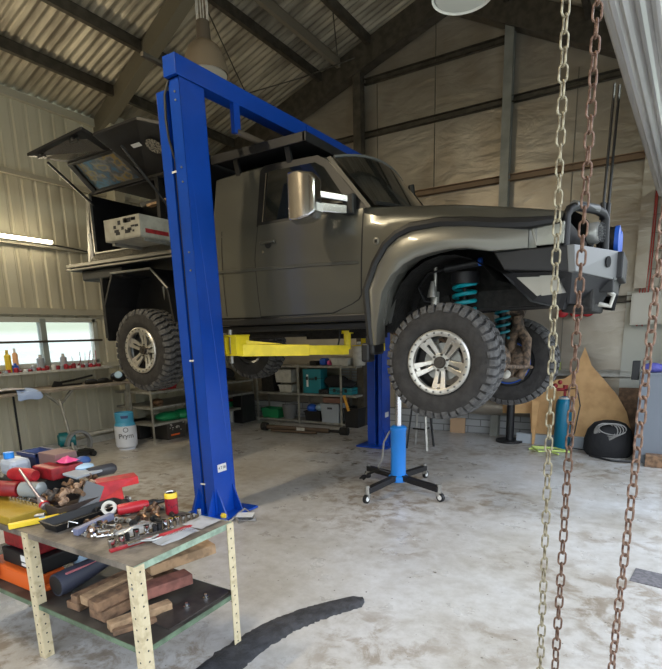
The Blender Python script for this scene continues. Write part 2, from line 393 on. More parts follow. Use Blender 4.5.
# corner post and right wall north of the roller door
trim(MB().box(-.26, -.12, 8.0, 8.14, 2.08, 4.95), M_foil)
mb = MB().box(RW, RW+.06, 7.35, 8.2, 0, 4.7).box(RW, RW+.06, -.8, 7.35, 3.45, 4.75)
struct('wall_right', mb, M_foil, loc=(0, 0, 0))
fm = MB().box(WX, -3.1, -.86, -.8, 0, 6.5).box(-3.1, RW, -.86, -.8, 3.3, 6.5)  # unseen wall behind the camera, added to cut the sky light inside
struct('light_blocking_wall', fm, M_foil, loc=(0, 0, 0))
mesh = MB()
for i in range(14): mesh.cyl((-.12, 8.12, 1.0+.22*i), (RW, 8.12, 1.0+.22*i), .0025, n=4)
for i in range(8): mesh.cyl((-.08+.1*i, 8.12, .9), (-.08+.1*i, 8.12, 4.2), .0025, n=4)
trim(mesh, M_frame)
# roller door rolled up overhead
mb = MB(); n = 120; secs = []; r0 = .245
ring = [(r0 + (.012 if (i % 5) in (0, 1) else (-.020 if (i % 5) in (3,) else 0)), 2*PI*i/n) for i in range(n)]
for t in (0, 1):
    c = Vector((-.24, .3, 3.12)).lerp(Vector((.15, 7.05, 3.12)), t)
    secs.append([(c.x + r*math.cos(a), c.y, c.z + r*math.sin(a)) for r, a in ring])
mb.loft(secs, closed=True, cap=True)
d = struct('door_1', mb, M_roller, loc=(0, 3.7, 3.12))
obj('axle', MB().cyl((.14, 7.0, 3.12), (.15, 7.45, 3.12), .03), M_steel, d)
obj('mounting_bracket', MB().box(.02, .62, 7.16, 7.2, 3.02, 3.2), M_frame, d)
obj('door_guide', MB().box(.50, .62, 7.1, 7.3, 0, 3.1), M_steel, d)

# ================================================================ LAMPS
def highbay(x, y, z, label, s=1.0, cage=True):
    t = thing('high_bay_lamp', label, 'lamp', (x, y, z), 'high bay lamps under the roof')
    pr = [(.055*s, .30*s), (.09*s, .285*s), (.145*s, .24*s), (.19*s, .15*s), (.218*s, .03*s), (.225*s, 0), (.21*s, .01*s), (.17*s, .14*s), (.10*s, .23*s), (.03*s, .26*s)]
    obj('lamp_shade', MB().lathe([(r, h) for r, h in pr], (x, y, z), n=32, cap=False), M_lampw if not cage else mat('shade_beige', (.24, .19, .135), .55), t, smooth=True)
    obj('ballast', MB().cyl((x, y, z+.29*s), (x, y, z+.46*s), .07*s, .06*s, 20), mat('ballast_brown', (.12, .095, .07), .5), t, smooth=True)
    g = MB()
    if cage:
        for q in range(6):
            a = q*PI/3; px = x+.055*s*math.cos(a); py = y+.055*s*math.sin(a); g.cyl((px, py, z+.46*s), (px, py, z+.90*s), .004*s, n=5)
        for j in range(6): g.lathe([(.052*s, -.004), (.06*s, -.004), (.06*s, .004), (.052*s, .004)], (x, y, z+(.68+.035*j)*s), n=16, closed=True)
        g.tube([(x-.05, y, z+.9*s), (x-.09, y, z+.93*s), (x-.02, y, z+1.0*s)], .006, 5)
    else: g.cyl((x, y, z+.46*s), (x, y, z+.8*s), .008, n=6)
    obj('hanger_cage', g, M_lampw, t)
    obj('lens', MB().lathe([(.0, .012*s), (.2*s, .012*s), (.2*s, .006*s), (.0, .0)], (x, y, z), n=32), mat('lens_frost', (.75, .75, .7), .2), t, smooth=True)
    return t
highbay(-4.45, 4.80, 4.42, 'high bay lamp with wire hanger cage hanging behind the blue lift column top', 1.15)
highbay(-1.62, 4.95, 4.375, 'round white high bay lamp cut by the top edge of the picture', 1.15, False)
def tube_light(name, p0, p1, m, label, off):
    t = thing(name, label, 'light', tuple((Vector(p0)+Vector(p1))/2)); d = Vector(off)
    obj('lamp_housing', MB().bar(Vector(p0)+d*1.0, Vector(p1)+d*1.0, .07, .05), M_lampw, t)
    obj('lamp_tube', MB().cyl(p0, p1, .022, n=12), m, t, smooth=True)
    return t
tube_light('fluorescent_light', (WX+.13, 3.2, 2.97), (WX+.13, 4.58, 2.97), M_tube, 'lit fluorescent tube on the cream wall above the window', (-.055, 0, .0))
tag(obj('power_cable', MB().tube([(WX+.07, 4.6, 2.95), (WX+.07, 5.0, 2.93), (WX+.07, 5.7, 2.86)], .008, 6), M_blackp), 'thin black power lead running from the wall tube light', 'cable')
tube_light('ceiling_light', (RW-.15, 3.0, 3.62), (RW-.15, 4.6, 3.62), M_tubec, 'lit fluorescent tube on the right wall above the rolled door', (.055, 0, 0))
tube_light('ceiling_light', (-4.6, 1.0, 5.0), (-3.2, 1.0, 5.35), M_tube, 'lit fluorescent tube under the roof near the entrance', (0, 0, .06))
# roof bracing rods and the ridge strap
tag(obj('brace_rod', MB().tube([(-5.9, 7.0, 5.28), (-5.0, 7.6, 5.55), (-4.1, 8.0, 5.80)], .009, 5), M_frame), 'thin steel brace rod crossing under the roof sheets beside the back rafter', 'rod')
tag(obj('brace_rod', MB().tube([(-5.1, 5.6, 5.60), (-5.55, 6.6, 5.42), (-6.0, 7.6, 5.26)], .009, 5), M_frame), 'thin steel brace rod hanging behind the caged high bay lamp', 'rod')
tag(obj('brace_rod', MB().tube([(-4.1, 7.0, 5.9), (-4.45, 7.7, 5.75)], .009, 5), M_frame), 'short steel brace rod meeting the top of the left back wall post', 'rod')

# ================================================================ LIFT
def lift_column(x0, y0, s, h, label):
    """x0 = left side of the column, y0 = outer face; s=+1 opens to +Y"""
    t = thing('lift_column', label, 'vehicle lift', (x0+.15, y0+s*.13, 0), 'columns of the blue two post lift')
    W, D = .25, .27
    def bx(xa, xb, ya, yb, z0, z1): return (xa, xb, min(y0+s*ya, y0+s*yb), max(y0+s*ya, y0+s*yb), z0, z1)
    mb = MB().box(*bx(x0+.13, x0+W, 0, .008, 0, h)).box(*bx(x0+W-.008, x0+W, 0, D, 0, h)).box(*bx(x0+.13, x0+.138, 0, D, 0, h)).box(*bx(x0+W-.06, x0+W, D-.008, D, 0, h))
    mb.box(*bx(x0+.13, x0+W, .0, D, h-.01, h))
    obj('post', mb, M_blue, t, bevel=.003)
    obj('side_channel', MB().box(*bx(x0-.01, x0-.002, .0, .22, 0, h-.06)).box(*bx(x0-.01, x0+.098, .0, .008, 0, h-.06)).box(*bx(x0+.09, x0+.098, .0, .10, 0, h-.06)).box(*bx(x0, x0+.13, .21, .22, 0, h-.06)), M_blue, t, bevel=.003)
    obj('hydraulic_hose', MB().tube([(x0+.114, y0+s*.02, .12), (x0+.114, y0+s*.02, h*.5), (x0+.114, y0+s*.02, h*.84), (x0+.10, y0-s*.012, h*.88), (x0+.088, y0-s*.016, h*.92), (x0+.10, y0-s*.016, h*.97), (x0+.14, y0-s*.005, h-.01)], .010, 8), M_blackp, t, smooth=True)
    for z in (.3, 1.4, 2.9): obj('cable_tie', MB().box(*bx(x0+.09, x0+.14, -.006, .0, z, z+.014)), M_white, t)
    bl = MB()
    for z in (h-.10, h-.16, h*.60, h*.64, h*.79, h*.82): obj('bolt', MB().cyl((x0+.20, y0, z), (x0+.20, y0-s*.008, z), .008, n=8), M_steel, t)
    obj('base_plate', MB().box(*bx(x0-.10, x0+W+.14, -.10, D+.14, 0, .018)), M_blue, t, bevel=.003)
    for px, py, nx, ny in ((x0+W, .03, 1, 0), (x0+W, D-.03, 1, 0), (x0+.05, 0, 0, -1), (x0+.23, 0, 0, -1), (x0, .04, -1, 0)):
        q = Vector((px, y0+s*py, .018)); n = Vector((nx, s*ny, 0)); sd = Vector((-n.y, n.x, 0))*.006
        obj('gusset', MB().prism([q-sd, q+n*.10-sd, q+Vector((0, 0, .25))-sd], sd*2), M_blue, t)
    lab = obj('warning_label', MB().box(x0+W, x0+W+.002, min(y0+s*.06, y0+s*.17), max(y0+s*.06, y0+s*.17), .41, .48), M_white, t)
    return t
c1 = lift_column(-3.455, 3.22, 1, 3.57, 'blue steel lift column standing nearest the camera beside the work table')
text('4 T 00', .035, M_ink, c1, (-3.2025, 3.335, .445), (PI/2, 0, PI/2), 'label_text')
c1.rotation_euler = (0, -.018, 0)
c2 = lift_column(-3.42, 6.82, -1, 3.57, 'blue steel lift column standing behind the truck, seen below its sill')
b = obj('overhead_beam', MB().loft([[(x-.135, y, 3.575), (x, y, 3.575), (x, y, 3.72), (x-.135, y, 3.72)] for x, y in ((-3.265, 3.19), (-3.165, 6.84))], closed=True, cap=True), M_blue, bevel=.004)
tag(b, 'blue overhead beam joining the tops of the two lift columns', 'vehicle lift')
obj('shutoff_bracket', MB().box(-3.29, -3.25, 3.82, 3.90, 3.34, 3.575).box(-3.24, -3.20, 5.9, 5.98, 3.34, 3.575), M_blue, b)
obj('shutoff_bar', MB().cyl((-3.27, 3.86, 3.36), (-3.22, 5.95, 3.36), .028, n=12), mat('brown_foam', (.10, .075, .055), .8), b, smooth=True)
obj('cable_rail', MB().box(-3.53, -3.50, 3.1, 4.1, 3.72, 3.75), M_frame, b)
obj('joint_plate', MB().box(-3.222, -3.205, 4.9, 4.98, 3.60, 3.70), M_blue, b)
# yellow swing arms
def arm(x, y, s, tx, ty, label):
    t = thing('lift_arm', label, 'lift arm', (x, y, 1.42), 'yellow swing arms of the lift')
    obj('carriage', MB().box(x-.20, x+.14, y-.10, y+.10, 1.43, 1.445).box(x-.20, x+.14, y-.10, y+.10, 1.60, 1.615).box(x-.06, x+.02, y-.1, y+.08, 1.44, 1.61).box(x+.07, x+.14, y-.09, y+.09, 1.44, 1.61), M_yellow, t, bevel=.003)
    obj('pivot_pin', MB().cyl((x+.02, y-.03, 1.36), (x+.02, y-.03, 1.66), .018), M_steel, t)
    a = Vector((x+.08, y, 1.51)); e = Vector((tx, ty, 1.445)); mid = a.lerp(e, .62)
    a = a - Vector((0, 0, .035)); mid = a.lerp(e, .62)
    obj('outer_arm', MB().bar(a, mid, .10, .105), M_yellow, t, bevel=.004)
    obj('inner_arm', MB().bar(a.lerp(e, .5), e, .075, .09), M_yellow, t, bevel=.004)
    obj('arm_gusset', MB().prism([a+Vector((0, -.03, .10)), a+Vector((0, -.03, .05)), a.lerp(e, .4)+Vector((0, -.03, .06))], (0, .012, 0)), M_yellow, t)
    obj('lift_pad', MB().cyl((tx, ty, 1.45), (tx, ty, 1.60), .035).cyl((tx, ty, 1.60), (tx, ty, 1.63), .06), M_yellow, t)
    obj('release_handle', MB().tube([(tx-.08, ty-.05, 1.48), (tx-.06, ty-.05, 1.56), (tx-.05, ty-.05, 1.64)], .008, 6), M_blackp, t)
    return t
arm(-3.30, 3.66, 1, -2.55, 4.50, 'yellow swing arm reaching from the near blue column to the truck sill')
arm(-3.30, 6.40, -1, -2.62, 5.42, 'yellow swing arm reaching from the far blue column under the truck')
# ================================================================ TRUCK
YC = 4.93
TR = thing('pickup_truck', 'dark grey lifted pickup truck with chunky off road tyres raised on the blue lift', 'truck', (-3.2, YC, 1.6))
def lerp(a, b, t): return a + (b-a)*t
def table(tb, x):
    if x <= tb[0][0]: return tb[0][1]
    for (a, va), (b, vb) in zip(tb, tb[1:]):
        if x <= b: return lerp(va, vb, (x-a)/(b-a))
    return tb[-1][1]
SIDE = [(1.60, .885), (1.75, .905), (1.95, .925), (2.20, .933), (2.40, .930), (2.58, .915), (2.62, .905), (3.12, .80), (3.3, .76)]
def sw(z): return table(SIDE, z)
def ny(z, off=0): return YC - sw(z) - off
def section(X, zb, belt, q, bulge=0.0):
    """half section; q = four (w, z) above the belt"""
    pts = [(.80, zb+.02), (sw(zb), zb)]
    for t in (.06, .14, .25, .38, .5, .63, .75, .88, 1): z = lerp(zb, belt, t); pts.append((sw(z), z))
    pts += q
    near = [(X + bulge*(1-(w/.93)**2), YC-w, z) for w, z in pts]; far = [(X + bulge*(1-(w/.93)**2), YC+w, z) for w, z in reversed(pts)]
    return near + far[0 if pts[-1][0] > 0 else 1:]
def cabq(z1, zr_, zc): return [(.895, z1+.02), (sw((z1+zr_)/2), (z1+zr_)/2), (sw(zr_), zr_), (.68, zr_+.06), (.35, zc-.01), (0, zc)]
def hoodq(zh): return [(.89, zh-.05), (.865, zh-.02), (.82, zh), (.60, zh+.03), (.3, zh+.045), (0, zh+.05)]
ARCH = [(-2.10, 1.70), (-1.93, 1.66), (-1.86, 1.95), (-1.78, 2.07), (-1.68, 2.14), (-1.55, 2.19), (-1.40, 2.21), (-1.25, 2.20), (-1.10, 2.17), (-1.0, 2.155), (-.70, 2.155)]
secs = [section(-3.78, 1.785, 2.66, cabq(2.66, 3.10, 3.20)), section(-3.4, 1.78, 2.65, cabq(2.65, 3.12, 3.22)),
        section(-3.05, 1.77, 2.63, cabq(2.63, 3.12, 3.23)), section(-2.70, 1.74, 2.61, cabq(2.61, 3.09, 3.22)), section(-2.50, 1.73, 2.60, cabq(2.60, 3.04, 3.20), .10)]
secs.append(section(-2.10, 1.70, 2.56, hoodq(2.62), .10))
for X in (-1.93, -1.86, -1.78, -1.68, -1.55, -1.40, -1.25, -1.10, -1.0, -.86, -.74):
    zh = table([(-2.1, 2.62), (-1.37, 2.54), (-.9, 2.455), (-.6, 2.385)], X)
    secs.append(section(X, table(ARCH, X), zh-.09, hoodq(zh), .09))
body = obj('cab_body', MB().loft(secs), M_paint, TR, smooth=True)
# hood nose and grille
n0 = secs[-1]; nose = [(-.60 + (p[0]+.74)*.9, YC+(p[1]-YC)*.975, p[2]-.022) for p in n0]
obj('bonnet_lip', MB().loft([[p for p in n0[10:-10]], [p for p in nose[10:-10]]]), M_paint, TR, smooth=True)
obj('grille', MB().box(-.66, -.585, 4.32, 5.54, 2.14, 2.37), M_blackp, TR, bevel=.01)
obj('radiator_support', MB().box(-.72, -.66, 4.2, 5.66, 1.95, 2.38), M_under, TR)
def sidepatch(x0, x1, z0, z1, off, n=8, cut=None):
    """surface patch following the body side, near side; cut(x,z)->bool keeps"""
    rows = []
    for i in range(n+1):
        z = lerp(z0, z1, i/n); rows.append([(x0, ny(z, off), z), (x1, ny(z, off), z)])
    return rows
# door: outline polygon sampled per height
DOOR = dict(rear=[(1.79, -3.22), (2.3, -3.24), (2.60, -3.20), (2.62, -3.20)], front=[(1.745, -2.36), (1.80, -2.16), (1.9, -2.125), (2.60, -2.11)])
def doorx(k, z): return table(DOOR[k], z)
def doorpatch(off, grow):
    rows = []
    for i in range(25):
        z = lerp(1.785-grow, 2.60, i/24); zz = max(z, 1.79)
        f = table([(1.785, -2.42), (1.80, -2.37), (1.87, -2.17), (1.92, -2.13), (2.6, -2.105)], z+grow*.5)
        rows.append([(doorx('rear', z)-grow, ny(z, off), z), (f+grow, ny(z, off), z)])
    return rows
obj('door_gap', MB().loft(doorpatch(.0015, .010)), M_blackp, TR)
door = obj('door', MB().loft(doorpatch(.005, 0)), M_paint, TR, smooth=True)
obj('door_gap', MB().loft([[(-3.66, ny(z, .0015), z), (-3.65, ny(z, .0015), z)] for z in [1.8+.1*i for i in range(9)]]), M_blackp, TR)
# raised rubbing strip along the crease
obj('body_moulding', MB().loft([[(x, ny(z+dz, o), z+dz) for dz, o in ((-.016, .004), (-.012, .013), (.010, .013), (.014, .004))] for x, z in ((-3.74, 2.225), (-3.2, 2.212), (-2.6, 2.20), (-2.22, 2.185), (-2.14, 2.182))]), mat('moulding_grey', (.10, .10, .09), .35, .4), TR, smooth=True)
h = obj('door_handle', MB().box(-3.16, -2.99, ny(2.44, .04), ny(2.44, .012), 2.425, 2.45), M_paint, door, bevel=.008)
obj('handle_recess', MB().cyl((-3.08, ny(2.42, .012), 2.42), (-3.08, ny(2.42, -.002), 2.42), .035), M_blackp, door)
obj('keyhole', MB().cyl((-3.14, ny(2.36, .010), 2.36), (-3.14, ny(2.36, .0), 2.36), .011), M_chrome, door)
obj('fender_badge', MB().lathe([(.028, 0), (.028, .006), (.018, .008)], (-1.98, ny(2.33, .0), 2.33), (0, -1, 0)), M_paint2, TR)
obj('badge_text', MB().box(-1.99, -1.97, ny(2.33, .012), ny(2.33, .008), 2.318, 2.342), M_blackp, TR)
# side glass
def gpoly(pts, off, th, m, name, parent):
    return obj(name, MB().prism([(x, ny(z, off), z) for x, z in pts], (0, th, 0)), m, parent)
gpoly([(-3.22, 2.59), (-3.23, 3.09), (-3.18, 3.135), (-2.60, 3.115), (-2.50, 3.06), (-2.075, 2.60)], .004, .006, M_blackp, 'window_frame', TR)
sg = gpoly([(-3.13, 2.625), (-3.13, 3.07), (-2.62, 3.06), (-2.52, 3.00), (-2.22, 2.625)], .008, .006, M_glass, 'side_window', TR)
gpoly([(-3.155, 2.625), (-3.155, 3.06), (-3.145, 3.06), (-3.145, 2.625)], .012, .004, M_chrome, 'window_trim', TR)
gpoly([(-2.50, 3.075), (-2.07, 2.60), (-2.03, 2.60), (-2.46, 3.08)], .012, .008, mat('pillar_grey', (.06, .056, .045), .5), 'a_pillar', TR)
# windscreen
W = []
for i in range(13):
    t = i/12*2-1; y0 = YC + t*.79; y1 = YC + t*.85; b = 1-t*t
    W.append([(-2.475+.105*b+.02, y0, 3.065+.115*b), (-2.06+.11*b, y1, 2.635+.03*b)])
obj('windscreen', MB().loft([[Vector(p)+Vector((.015, 0, .012)) for p in r] for r in W]), M_glass, TR, smooth=True)
obj('windscreen_seal', MB().tube([Vector(r[0])+Vector((.012, 0, .016)) for r in W], .011, 6), M_silv, TR, smooth=True)
obj('windscreen_seal', MB().tube([Vector(r[1])+Vector((.03, 0, .01)) for r in W], .016, 6), M_blackp, TR, smooth=True)
for t in (.15, .6):
    obj('wiper', MB().tube([(-1.93, YC-.6+t, 2.665), (-2.0, YC-.35+t, 2.70), (-2.13, YC-.1+t, 2.84)], .008, 5), M_blackp, TR)
obj('snorkel', MB().tube([(-2.0, YC+.90, 2.6), (-2.12, YC+.90, 2.70), (-2.42, YC+.88, 3.08), (-2.44, YC+.88, 3.2)], .035, 10), M_blackp, TR, smooth=True)
# mirror: big chrome towing mirror on two arms
mir = obj('wing_mirror', MB().loft([[(-2.56+dx, y, z) for y, z in ((3.60+s, 2.50+s), (3.60+s, 2.85-s), (3.70, 2.87-s), (3.82-s, 2.85-s), (3.82-s, 2.50+s), (3.70, 2.48+s))] for dx, s in ((0, .0), (.10, .0), (.18, .02), (.215, .06))], closed=True, cap=True), M_chrome, TR, smooth=True, bevel=.01)
obj('mirror_glass', MB().box(-2.57, -2.562, 3.62, 3.81, 2.51, 2.84), mat('mirror', (.9, .9, .9), .02, 1), mir)
obj('mirror_arm', MB().bar((-2.38, 3.76, 2.60), (-2.24, 3.99, 2.60), .05, .07).bar((-2.38, 3.76, 2.70), (-2.22, 3.99, 2.68), .035, .05), M_chrome, mir, bevel=.006)
obj('mirror_mount', MB().box(-2.27, -2.17, 3.96, 4.03, 2.56, 2.72), M_blackp, mir, bevel=.01)
obj('indicator_lens', MB().box(-2.348, -2.338, 3.68, 3.77, 2.56, 2.62), M_white, mir)
# front flare: painted panel with black outer moulding
def s97(x, z, k=.968): return (x*k, 1.6+(z-1.6)*k)
OUT = [(-2.03, 1.50), (-2.05, 1.65), (-2.08, 1.95), (-1.99, 2.16), (-1.90, 2.29), (-1.80, 2.36), (-1.69, 2.395), (-1.44, 2.405), (-1.20, 2.375), (-1.0, 2.345), (-.80, 2.325)]
INN = [(-1.99, 1.50), (-1.985, 1.65), (-1.93, 1.93), (-1.85, 2.05), (-1.75, 2.13), (-1.64, 2.175), (-1.50, 2.20), (-1.38, 2.212), (-1.22, 2.205), (-1.06, 2.165), (-.80, 2.16)]
def flare(sgn):
    secs = []
    for i, ((xo, zo), (xi, zi)) in enumerate(zip(OUT, INN)):
        f = .10 if i < 9 else (.07 if i == 9 else .02)
        s = []
        for t, o in ((0, .0), (.06, f*.55), (.25, f*.85), (.6, f), (.92, f*1.0), (1, f*.9)):
            k = 1 - .028*(o/.10); x = lerp(xo, xi, t); z = lerp(zo, zi, t); z = 1.6+(z-1.6)*k; x = x*k
            w = .93 + o
            s.append((x, YC+sgn*w, z))
        s.append((lerp(xo, xi, 1)*.975, YC+sgn*.86, 1.6+(zi+.01-1.6)*.975))
        secs.append(s)
    return MB().loft(secs)
obj('wheel_arch_flare', flare(-1), M_paint2, TR, smooth=True); obj('wheel_arch_flare', flare(1), M_paint2, TR, smooth=True)
for sgn in (-1, 1):
    pts = []; rr = []
    for i, (xo, zo) in enumerate(OUT): pts.append((xo*.985, YC+sgn*(.93+(.045 if i < 9 else .025)), 1.6+(zo-1.6)*.985+.004)); rr.append(.040)
    pts.append((-.60, YC+sgn*.925, 2.325)); rr.append(.024)
    obj('arch_moulding', MB().tube(pts, rr, 8), M_blackp, TR, smooth=True)
    obj('mud_flap', MB().box(-2.06, -1.97, YC+sgn*.98-.02, YC+sgn*.80, 1.42, 1.58).box(-2.09, -2.01, YC+sgn*1.0-.02, YC+sgn*.9, 1.36, 1.52), M_blackp, TR, bevel=.02)
# inner guards, bay and underside
ig = MB()
for sgn in (-1, 1):
    rows = []
    for i in range(11):
        a = PI*.78*i/10; x = -1.42-.50*math.cos(a); z = 1.60+.58*math.sin(a)
        rows.append([(x, YC+sgn*.86, z), (x, YC+sgn*.30, z)])
    ig.loft(rows)
ig.box(-2.02, -1.96, 4.05, 5.81, 1.66, 2.5).box(-1.95, -.75, 4.66, 5.20, 1.78, 2.45)
obj('inner_guard', ig, M_under, TR)
ch = MB()
for y in (4.50, 5.36):
    ch.bar((-6.05, y, 2.06), (-5.4, y, 2.16), .08, .14); ch.bar((-5.4, y, 2.16), (-4.1, y, 1.85), .08, .14); ch.bar((-4.1, y, 1.85), (-3.8, y, 1.70), .08, .14); ch.bar((-3.8, y, 1.70), (-1.95, y, 1.68), .08, .15); ch.bar((-1.95, y, 1.68), (-1.5, y, 1.84), .08, .14); ch.bar((-1.5, y, 1.84), (-.62, y, 1.86), .08, .14)
for x in (-5.9, -4.4, -3.4, -2.4, -.75): ch.bar((x, 4.5, 1.72 if -4 < x < -2 else 1.95), (x, 5.36, 1.72 if -4 < x < -2 else 1.95), .09, .07)
obj('chassis', ch, M_under, TR)
obj('underfloor', MB().box(-3.78, -2.0, 4.03, 5.83, 1.755, 1.79).box(-3.2, -2.4, 4.75, 5.1, 1.55, 1.76), M_under, TR)
obj('side_step', MB().box(-3.82, -2.05, 3.99, 4.10, 1.705, 1.765).box(-3.82, -2.0, 4.08, 4.2, 1.64, 1.70), M_blackp, TR, bevel=.012)
obj('side_step', MB().box(-3.82, -2.05, 5.76, 5.87, 1.705, 1.765), M_blackp, TR, bevel=.012)
for x in (-3.6, -3.0, -2.4): obj('outrigger', MB().bar((x, 4.12, 1.70), (x, 4.5, 1.68), .05, .05), M_under, TR)
obj('fuel_tank', MB().box(-4.1, -3.2, 4.62, 5.25, 1.58, 1.80), M_under, TR, bevel=.03)
# ---- wheels
def wheel(cx, cz, y0, s, rot, label=None):
    """y0 outer face, s=+1: wheel body runs toward +Y"""
    P = lambda r, h: (r, s*h)
    q_ = 1.065; PR = lambda r, h: (r*q_, s*h)
    c = (cx, y0, cz); A = (0, 1, 0)
    w = obj('wheel', MB().lathe([PR(.222, .035), PR(.226, .06), PR(.205, .08), PR(.200, .25), PR(.225, .27), PR(.23, .30), PR(.19, .28), PR(.185, .10)], c, A, 40, cap=False), M_aludark, TR, smooth=True, loc=c)
    if label: w['label'] = label
    R = .452
    obj('tyre', MB().lathe([P(.236, .045), P(.250, .022), P(.268, .004), P(.31, -.006), P(.36, -.006), P(.395, .004), P(.418, .022), P(.430, .05), P(.434, .10), P(.436, .16), P(.434, .22), P(.430, .275), P(.418, .30), P(.395, .315), P(.36, .326), P(.31, .325), P(.25, .315), P(.225, .285)], c, A, 64, cap=False), M_rubber, w, smooth=True)
    tr = MB(); N = 40
    def lug(a, w2, rows):
        # rows: list of (h, r_in, r_out, skew)
        vs = []
        for hh, ri, ro, sk in rows:
            for r in (ri, ro):
                for q in (-1, 1):
                    aa = a + sk + q*w2/r*.5
                    vs.append((cx + r*math.cos(aa), y0 + s*hh, cz + r*math.sin(aa)))
        m = len(rows); fs = [(0, 1, 3, 2), ((m-1)*4, (m-1)*4+2, (m-1)*4+3, (m-1)*4+1)]
        for i in range(m-1):
            o = i*4
            fs += [(o, o+4, o+5, o+1), (o+2, o+3, o+7, o+6), (o, o+2, o+6, o+4), (o+1, o+5, o+7, o+3)]
        tr.add(vs, fs)
    for i in range(N):
        a = 2*PI*i/N; st = .0 if i % 2 else .012
        lug(a, .046, [(-.008+st, .385, .404, 0), (.008+st*.5, .40, .432, 0), (.03, .41, R-.004, .0), (.085, .42, R, .035)])
        lug(a+PI/N, .046, [(.332-st, .392, .408, 0), (.312-st*.5, .40, .436, 0), (.29, .41, R-.004, .0), (.235, .42, R, -.035)])
        lug(a+.045, .036, [(.093, .42, R+.002, 0), (.125, .42, R+.003, .05), (.155, .42, R+.003, .03)])
        lug(a+.045+PI/N, .036, [(.227, .42, R+.002, 0), (.195, .42, R+.003, -.05), (.165, .42, R+.003, -.03)])
    obj('tread', tr, M_tread, w)
    obj('beadlock_ring', MB().lathe([PR(.190, .012), PR(.192, -.004), PR(.203, -.010), PR(.226, -.010), PR(.236, .0), PR(.236, .03), PR(.19, .03)], c, A, 64, closed=True), M_alu, w, smooth=True)
    b0 = None
    for i in range(24):
        a = 2*PI*(i+.5)/24; px = .228*math.cos(a); pz = .228*math.sin(a)
        if b0 is None: b0 = obj('ring_bolt', MB().cyl((0, -s*.010, 0), (0, -s*.018, 0), .0078, n=6), M_aludark, w, loc=(0, 0, 0)); bb = b0
        else: bb = b0.copy(); COL.objects.link(bb); bb.parent = w
        bb.location = (px, 0, pz)
    sp = MB()
    for i in range(5):
        a = rot + 2*PI*i/5; ca, sa = math.cos(a), math.sin(a); T = Vector((-sa, 0, ca)); D = Vector((ca, 0, sa))
        for q in (-1, 1):
            p = []
            for r, ti, to, h in ((.045, .003, .034, .055), (.11, .010, .043, .045), (.205, .012, .058, .015)):
                p.append((r, ti, to, h))
            vs = []
            for r, ti, to, h in p:
                for tt in (ti, to):
                    for hh in (h, h+.028): v = Vector(c)+D*r+T*q*tt; vs.append((v.x, y0+s*hh, v.z))
            fs = [(0, 1, 3, 2), (8, 10, 11, 9)]
            for j in range(2): o = j*4; fs += [(o, o+4, o+5, o+1), (o+2, o+3, o+7, o+6), (o, o+2, o+6, o+4), (o+1, o+5, o+7, o+3)]
            sp.add(vs, fs)
        sp.prism([Vector(c)+D*.165+T*-.03+Vector((0, s*.03, 0)), Vector(c)+D*.165+T*.03+Vector((0, s*.03, 0)), Vector(c)+D*.195+T*.035+Vector((0, s*.02, 0)), Vector(c)+D*.195+T*-.035+Vector((0, s*.02, 0))], (0, s*.02, 0))
    sp.lathe([P(.07, .05), P(.07, .09)], c, A, 24)
    obj('spokes', sp, M_alu, w, bevel=.003)
    hc = MB().lathe([P(.046, .06), P(.046, .030), P(.040, .022)], c, A, 24).lathe([P(.022, .024), P(.020, .016)], c, A, 16)
    for i in range(6):
        a = 2*PI*i/6+.3; hc.cyl((cx+.062*math.cos(a), y0+s*.055, cz+.062*math.sin(a)), (cx+.062*math.cos(a), y0+s*.035, cz+.062*math.sin(a)), .010, n=6)
    obj('hub_cap', hc, mat('hub_dark', (.07, .06, .05), .4, .6), w, smooth=True)
    obj('brake_disc', MB().lathe([P(.15, .11), P(.15, .13)], c, A, 32).lathe([P(.11, .13), P(.11, .18), P(.06, .30)], c, A, 24), M_steel, w, smooth=True)
    return w
wheel(-1.40, 1.362, 3.885, 1, -PI/2, 'front near wheel with bright machined five spoke rim')
wheel(-4.85, 1.475, 3.885, 1, .15, 'rear near wheel hanging under the tray')
wheel(-1.24, 1.265, 5.90, -1, .4, 'far front wheel seen from its muddy inner side')
wheel(-4.78, 1.46, 5.96, -1, .8)
# axles, springs, knuckle
obj('front_axle', MB().tube([(-1.40, 4.15, 1.362), (-1.38, 4.6, 1.36), (-1.32, 5.2, 1.30), (-1.24, 5.6, 1.265)], .055, 12).sphere((-1.3, 5.15, 1.32), .17, .15, .17).tube([(-1.12, 4.2, 1.32), (-1.02, 5.6, 1.22)], .018, 8).tube([(-2.1, 4.55, 1.62), (-1.45, 4.55, 1.33)], .03, 8).tube([(-2.1, 5.35, 1.62), (-1.3, 5.35, 1.27)], .03, 8), M_rust, TR, smooth=True)
obj('rear_axle', MB().tube([(-4.85, 4.15, 1.475), (-4.8, 5.65, 1.46)], .055, 12).sphere((-4.83, 4.95, 1.47), .19, .16, .19).tube([(-4.75, 4.9, 1.5), (-3.6, 4.9, 1.62), (-2.8, 4.9, 1.65)], .04, 8), M_under, TR, smooth=True)
def coil(x, y, z0, z1, r, turns, rad_=.016):
    pts = [(x+r*math.cos(2*PI*turns*i/(turns*14)), y+r*math.sin(2*PI*turns*i/(turns*14)), lerp(z0, z1, i/(turns*14))) for i in range(turns*14+1)]
    return MB().tube(pts, rad_, 7)
def coilset(x, y, z0, z1):
    obj('coil_spring', coil(x, y, z0, z1, .088, 7, .017), M_teal, TR, smooth=True)
    obj('shock_absorber', MB().cyl((x, y, z0-.1), (x, y, z0+.22), .036).cyl((x, y, z0+.2), (x, y, z1+.08), .018).cyl((x, y, z1), (x, y, z1+.09), .115).cyl((x, y, z0-.02), (x, y, z0), .10), M_blackm, TR, smooth=True)
